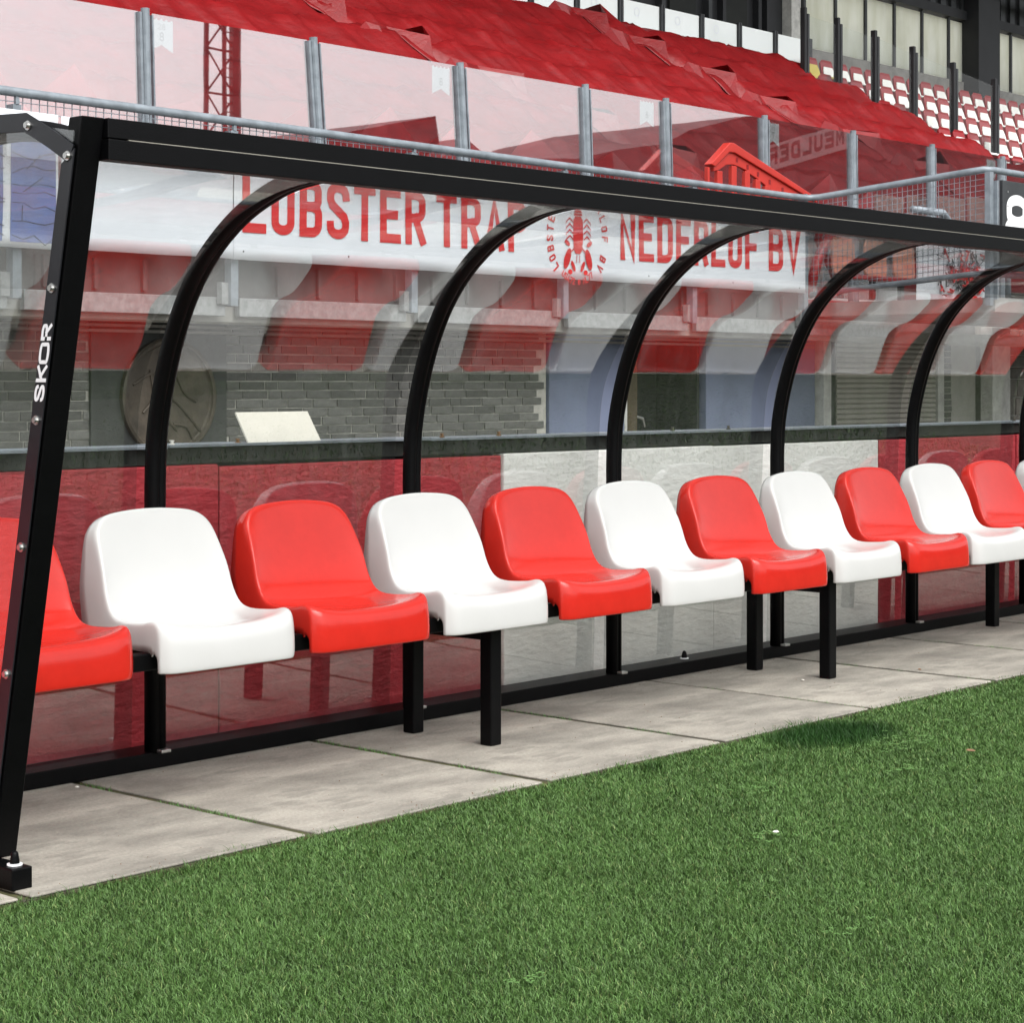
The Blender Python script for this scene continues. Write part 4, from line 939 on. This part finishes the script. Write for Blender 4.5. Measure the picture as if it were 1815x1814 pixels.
def tarp(nm, xa, xb_, label, hem=True, y1=19.75, nx=None, right_edge=False, folds=None):
    ny = 92; nx = nx or int((20) / .11); V = []; ys_ = [12.45 + (y1 - 12.45) * j / ny for j in range(ny + 1)]
    for j, y in enumerate(ys_):
        a = xa(y); b = xb_(y)
        for i in range(nx + 1):
            x = a + (b - a) * i / nx; z = tarp_h(x, y)
            if right_edge and i > nx - 4: z -= .10 * (i - nx + 4)
            V.append((x, y, z))
    F = [(j * (nx + 1) + i, j * (nx + 1) + i + 1, (j + 1) * (nx + 1) + i + 1, (j + 1) * (nx + 1) + i) for j in range(ny) for i in range(nx)]
    hem_rows = 5; base = list(range(nx + 1))      # front hem falls in zigzag folds
    for q in range(1, hem_rows + 1):
        cur = []
        for i in range(nx + 1):
            x, y, z = V[i]; s_ = (x * 1.35 + .4 * noise.noise(Vector((x * .9, 0, 2)))) % 1; fold_ = abs(2 * s_ - 1)
            cur.append(len(V)); V.append((x, y - .05 * q - .16 * fold_ * q / hem_rows, z - (.13 + .07 * (fold_)) * q))
        F += [(cur[i], cur[i + 1], base[i + 1], base[i]) for i in range(nx)]; base = cur
    mb = MB(); mb.v = V; mb.f = F
    nsm = len(F)
    if folds:                                    # crumpled gap where two sheets meet over the stair: sharp flat folds
        for r_ in range(-1, 10):
            rq = random.Random(r_ * 17 + folds[1]); y = Y1 + TR * r_ + .15
            if y > 19.9 or y < 12.6: continue
            x = ax_(folds[0], y) - .15 + rq.uniform(-.15, .15); z = tz(y) - .03; a = rq.uniform(.75, 1.15)
            x += .1
            PL, PM, PR = (x - .62 * a, y + .02, z + .17 * a), (x - .12, y + .30, z + .22), (x + .36 * a, y - .02, z + .15 * a)
            BL, BM, BR = (x - .50 * a, y - .16, z - .34), (x - .08, y - .12, z - .34), (x + .24 * a, y - .22, z - .36)
            AP = (x + .50 * a, y + .22, z + .34 * a * rq.uniform(.5, 1.1)); RB = (x + .62 * a, y - .02, z - .12); BK = (x + 1.15, y + .15, z - .01); BT = (x + .5, y + .6, z + .30)
            LA = (x - .80 * a, y + .10, z + .22 * a); LB = (x - 1.15 * a, y + .02, z - .02)
            mb.add([PL, PM, PR, BL, BM, BR, AP, RB, BK, BT, LA, LB], [(3, 4, 1), (3, 1, 0), (4, 5, 2), (4, 2, 1), (5, 6, 2), (5, 7, 6), (7, 8, 6), (6, 8, 9), (0, 10, 3), (3, 10, 11)])
    o = mb.build(nm, 'tarp', smooth=True)
    for p in list(o.data.polygons)[nsm:]: p.use_smooth = False
    so = o.modifiers.new('t', 'SOLIDIFY'); so.thickness = .006
    me = o.data
    tag(o, label, 'tarpaulin', 'red tarpaulins over the stand seats')
tarp('tarpaulin', lambda y: 4.5, lambda y: ax_(A1, y) - .3, 'red tarpaulin over the seats at the upper left of the stand', nx=150, folds=(A1, 3))
tarp('tarpaulin', lambda y: ax_(A1, y) - .26, lambda y: ax_(A2, y) - .3, 'red tarpaulin over the middle of the stand between two folded seams', nx=130, folds=(A2, 8))
def stepx(y):
    r_ = math.floor((y - Y1 + .45) / TR); f = ((y - Y1 + .45) / TR) % 1
    return tarp_edge(Y1 + TR * r_) + (0 if f < .8 else -(f - .8) * 5 * .78 * TR) 
tarp('tarpaulin', lambda y: ax_(A2, y) - .26, lambda y: stepx(y) if y > 15.4 else 36, 'red tarpaulin on the right of the stand ending at the open seats', nx=90, right_edge=True)

# crumpled red sheeting bunched along the front of the stand, seen through the glass
mb = MB(); rq = random.Random(44); cols_ = []
x = 4.5; k = 0
while x < 22:
    up = k % 2; c = (x, 11.9 + rq.uniform(-.1, .1), (3.52 if up else 3.14) + rq.uniform(-.10, .10) + .03 * math.sin(x))
    cols_.append([(x + rq.uniform(-.1, .1), 13.2, 3.05), c, (x + rq.uniform(-.2, .2), 11.72 + (.12 if up else -.12), 2.86 + rq.uniform(-.12, .12)), (x + rq.uniform(-.1, .1), 11.62 + rq.uniform(-.1, .1), 2.45), (x, 11.58, 2.1)])
    x += rq.uniform(.35, .75); k += 1
vs = [p for c in cols_ for p in c]; fs = []
for a in range(len(cols_) - 1):
    for b in range(4):
        i0, i1, j0, j1 = a * 5 + b, a * 5 + b + 1, a * 5 + 5 + b, a * 5 + 6 + b
        if (a + b) % 2: fs += [(i0, i1, j1), (i0, j1, j0)]
        else: fs += [(i0, i1, j0), (i1, j1, j0)]
mb.add(vs, fs); o = mb.build('tarpaulin', 'tarp_front'); sb = o.modifiers.new('s', 'SUBSURF'); sb.levels = 1; sb.render_levels = 1; sb.subdivision_type = 'SIMPLE'
so = o.modifiers.new('t', 'SOLIDIFY'); so.thickness = .006
tag(o, 'crumpled red sheeting bunched low behind the glass balustrade', 'tarpaulin', 'red tarpaulins over the stand seats')

# stadium seats right of the tarpaulins
def old_seat():
    mb = MB(); P_ = [(-.21, 0, .46), (.21, 0, .46)]
    # shell: back and pan as a bent 3 cm thick sheet
    prof_ = [(-.36, .40), (-.33, .43), (-.05, .40), (.0, .44), (.05, .62), (.09, .80), (.085, .84)]
    w_ = [.20, .215, .215, .215, .21, .195, .15]
    vs = []; n = len(prof_)
    for dy, dz in ((0, 0), (.03, -.03)):
        for (y, z), w in zip(prof_, w_): vs += [(-w, y + dy, z + dz), (w, y + dy, z + dz)]
    fs = []
    for i in range(n - 1):
        a = 2 * i; fs += [(a, a + 1, a + 3, a + 2), (2 * n + a, 2 * n + a + 2, 2 * n + a + 3, 2 * n + a + 1), (a, a + 2, 2 * n + a + 2, 2 * n + a), (a + 1, 2 * n + a + 1, 2 * n + a + 3, a + 3)]
    fs += [(0, 2 * n, 2 * n + 1, 1), (2 * n - 2, 2 * n - 1, 4 * n - 1, 4 * n - 2)]
    mb.add(vs, fs); shell = mb.mesh('shell', 'old_red')
    mb = MB()
    def pad(pts):
        vs = []
        for dy, dz in ((-.018, .012), (-.002, .002)):
            for y, z, w in pts: vs += [(-w, y + dy, z + dz), (w, y + dy, z + dz)]
        n = len(pts); fs = []
        for i in range(n - 1):
            a = 2 * i; fs += [(a, a + 1, a + 3, a + 2), (a, a + 2, 2 * n + a + 2, 2 * n + a), (a + 1, 2 * n + a + 1, 2 * n + a + 3, a + 3)]
        fs += [(0, 2 * n, 2 * n + 1, 1), (2 * n - 2, 2 * n - 1, 4 * n - 1, 4 * n - 2)]
        return MB().add(vs, fs)
    pts = [(-.365, .40, .18), (-.33, .435, .19), (-.05, .405, .19), (-.005, .45, .18), (.045, .62, .175), (.064, .70, .14)]
    return shell, pad(pts).mesh('seat_pad', 'old_white'), pad(pts).mesh('seat_pad', 'old_yellow'), MB().box(-.02, .02, .0, .04, 0, .42).mesh('stem', 'far_dark')
oshell, opad, opady, ostem = old_seat()
ordn = ['first', 'second', 'third', 'fourth', 'fifth', 'sixth', 'seventh', 'eighth', 'ninth', 'tenth', 'eleventh', 'twelfth'] + [a + b for a in ('thirteenth fourteenth fifteenth sixteenth seventeenth eighteenth nineteenth twentieth').split() for b in ('',)] + ['twenty-%s' % q for q in 'first second third fourth fifth sixth seventh eighth ninth'.split()]
near_lab = ['topmost', 'second', 'third', 'fourth', 'fifth', 'sixth', 'seventh']
for ri, i in enumerate(range(9, 2, -1)):
    y = Y1 + TR * i; z = Z1 + RI * i; x = tarp_edge(y) + (1.66 if i == 9 else .28); k = 0
    while x < 43.5:
        t = ((x * .6665 - y * .7455) / (x * .7455 + y * .6665))
        if t < .30:
            yellow = (i == 9 and k == 0)
            if yellow: lab = 'yellow padded stadium seat beside the top corner of the tarpaulin'
            elif k == 0: lab = 'red and white stadium seat next to the tarpaulin in the %s open row' % near_lab[ri]
            else: lab = 'red and white stadium seat, %s from the tarpaulin in the %s open row' % (ordn[k], near_lab[ri])
            st = thing('stadium_seat', lab, 'seat', (x, y - .05, z - .15), 'red and white seats in the open part of the stand' if not yellow else 'seats in the open part of the stand')
            inst('shell', oshell, st); inst('seat_pad', opady if yellow else opad, st); 
        x += .5; k += 1
# dark glass screens by the tarpaulin edge
ns = thing('glass_screen', 'stepped glass screen on black posts running down the open seats', 'glass screen', (28.97, 19.23, 6.3))
bps = [(28.97, 19.23, 6.5), (29.71, 19.04, 6.4), (30.23, 18.62, 6.2), (30.82, 18.21, 5.95), (31.45, 17.78, 5.7), (32.17, 17.37, 5.45), (32.9, 16.9, 5.2)]
for i, (x, y, z) in enumerate(bps):
    lx, ly, lz = x - 28.97, y - 19.23, z - 6.3
    MB().box(lx - .035, lx + .035, ly - .05, ly + .05, lz - .3, lz + 1.22).build('post', 'far_black', ns, bevel=.01)
    MB().box(lx + .06, lx + .115, ly - .05, ly + .05, lz - .3, lz + 1.12).build('post', 'far_dark', ns, bevel=.01)
    if i < len(bps) - 1:
        x2, y2, z2 = bps[i + 1]; a = (lx + .13, ly); b = (x2 - 28.97 - .05, y2 - 19.23)
        mb = MB(); mb.add([(a[0], a[1], lz - .2), (b[0], b[1], z2 - 6.3 - .2), (b[0], b[1], z2 - 6.3 + 1.1), (a[0], a[1], lz + 1.1), (a[0], a[1] + .01, lz - .2), (b[0], b[1] + .01, z2 - 6.3 - .2), (b[0], b[1] + .01, z2 - 6.3 + 1.1), (a[0], a[1] + .01, lz + 1.1)], [(0, 1, 2, 3), (7, 6, 5, 4), (3, 2, 6, 7), (0, 3, 7, 4)])
        mb.build('glass_pane', 'glass_clear', ns)
ub = thing('upper_balustrade', 'frosted glass balustrade with ring stickers above the tarpaulins', 'balustrade', (22, 20.2, 6.4))
for i in range(-2, 8):
    x = 23.0 + 1.085 * i
    MB().box(x - 22 - .05, x - 22 - .008, -.05, .03, -.2, 1.10).box(x - 22 + .008, x - 22 + .05, -.05, .03, -.2, 1.10).build('post', 'far_dark', ub, bevel=.008)
    if i < 7:
        MB().box(x - 22 + .06, x - 22 + 1.02, -.01, .005, -.2, 1.06).build('frosted_pane', 'glass_milky', ub)
        if i < 5:
            for (rx, rz) in ((.43, .90), (.82, .50)):
                mb = MB(); n = 16; vs = [(x - 22 + rx + r * math.cos(6.2832 * j / n), -.012, rz + r * math.sin(6.2832 * j / n)) for r in (.075, .058) for j in range(n)]
                mb.add(vs, [(j, (j + 1) % n, n + (j + 1) % n, n + j) for j in range(n)]); mb.build('ring_sticker', 'banner', ub)
# rear building
rbld = thing('stand_building', 'dark clad building with tall translucent windows at the back of the stand', 'building', (30, 21, 6))
MB().box(-20, 40, .0, 1, -1.0, 1.58).build('base_wall', 'grey_conc', rbld)
MB().box(-20, 1.30, .25, .5, 1.581, 6.4).build('black_wall', 'far_black', rbld)
for x in (-8, -6.2, -3.9, -2.55, -1.2): MB().box(x, x + .10, .10, .249, 1.581, 5).build('mullion', 'far_dark', rbld)
for x in (-2.2, -.65): MB().box(x, x + .75, .2, .249, 1.6, 4).build('dark_door', 'dark_room', rbld)
for x in (-.75, .35, .62): MB().box(x, x + .10, .12, .249, 1.6, 5).build('mullion', 'far_black', rbld)
MB().box(1.31, 1.62, .05, .6, 1.581, 8).build('white_jamb', 'white_frame', rbld)
xw = 1.68
while xw < 8.1:
    MB().box(xw + .04, xw + 1.03, .04, .07, 1.60, 2.82).build('window_sheet', 'far_window', rbld)
    MB().box(xw - .035, xw + .035, .0, .09, 1.581, 2.85).build('mullion', 'far_dark', rbld)
    xw += 1.066
    if xw + 1 > 8.3: break
MB().box(7.6, 8.5, -.35, .3, .2, 8).build('column', 'far_black', rbld)
xw = 8.6
while xw < 22:
    MB().box(xw + .04, xw + 1.03, .04, .07, 1.60, 2.82).build('window_sheet', 'far_window', rbld)
    MB().box(xw - .035, xw + .035, .0, .09, 1.581, 2.85).build('mullion', 'far_dark', rbld); xw += 1.066
MB().box(1.63, 40, -.08, .3, 2.86, 3.05).build('lintel_beam', 'far_black', rbld)
for i in range(70):
    MB().box(1.63 + i * .42, 1.63 + i * .42 + .20, .0, .06, 3.06, 6).build('cladding_rib', 'far_dark', rbld)
MB().box(1.63, 40, .061, .3, 3.051, 6.4).build('cladding', 'far_black', rbld)
MB().box(-2.9, 30, -.6, -.5, 3.45, 3.62).build('truss_beam', 'far_black', rbld)
MB().box(-36, 34, -6.0, .4, 6.4, 6.8).build('roof', 'far_black', rbld)
mb = MB()
for c, x in (('K', -5.0), ('A', -4.25), ('I', -3.55)): strokes(mb, c, lambda x_, z_, k: (x_, .095 - .001 * k, z_), x, 2.02, .62, .85, .15)
mb.build('lettering', 'print_white', rbld)

# ================================================================== OPPOSITE SIDE (seen only mirrored in the glass)
ms = thing('floodlight_mast', 'lattice floodlight mast across the pitch mirrored in the stand glass', 'mast', (76.5, -70, 0))
for dx, dy, r_ in ((-1.1, 0, .16), (1.1, 0, .34), (.75, -.6, .1)): MB().tube([(dx, dy, 0), (dx, dy, 42)], r_, 6).build('leg', 'mast', ms)
mb = MB(); z = 0; s_ = 1
while z < 40:
    for dy in (0,):
        mb.tube([(-1.1, dy, z), (1.1, dy, z + 2.6)], .07, 4, False).tube([(1.1, dy, z), (-1.1, dy, z + 2.6)], .07, 4, False).tube([(-1.1, dy, z), (1.1, dy, z)], .07, 4, False)
    for q in range(5): mb.tube([(.25, .2, z + q * .52), (.75, .2, z + q * .52)], .035, 4, False)
    mb.tube([(.25, .2, z), (.25, .2, z + 2.6)], .05, 4, False)
    z += 2.6
mb.build('bracing', 'mast', ms)
os_ = thing('opposite_stand', 'dark stand with a sloping roof across the pitch mirrored in the glass', 'building', (120, -71, 0))
sil = [(-34.5, 0), (-34.5, 16.5), (-32, 17.2), (-28, 18.1), (-24.4, 18.9), (-23.8, 16.2), (-21.5, 17.7), (-19.3, 16.6), (-10, 17.3), (-5, 18.4), (0, 19.2), (3.4, 20.6), (11, 22.4), (25, 24), (120, 26), (120, 0)]
MB().prism([(x, z) for x, z in sil], 'y', -20, 0).build('roof_and_wall', 'opp', os_)
bo = MB().prism([(12.5, 18.0), (25.2, 21.1), (25.2, 23.3), (12.5, 20.0)], 'y', .3, .4).build('hanging_banner', 'print_grey', os_)
mb = MB()
def of(x, z, k): xx = 25.0 - x; return (xx, .42 + .002 * k, z + (xx - 12.5) * .25 + 18.25)
text_row(mb, 'MEULDER', .6, 11.8, .15, 1.55, of, .35); mb.build('lettering', 'print_black', bo)
lg = thing('opposite_tribune', 'long low dark stand across the pitch behind the camera', 'building', (0, -75, 0))
MB().prism([(-75, 0), (75, 0), (75, 9), (-75, 9)], 'y', -10, 0).build('wall', 'opp', lg)
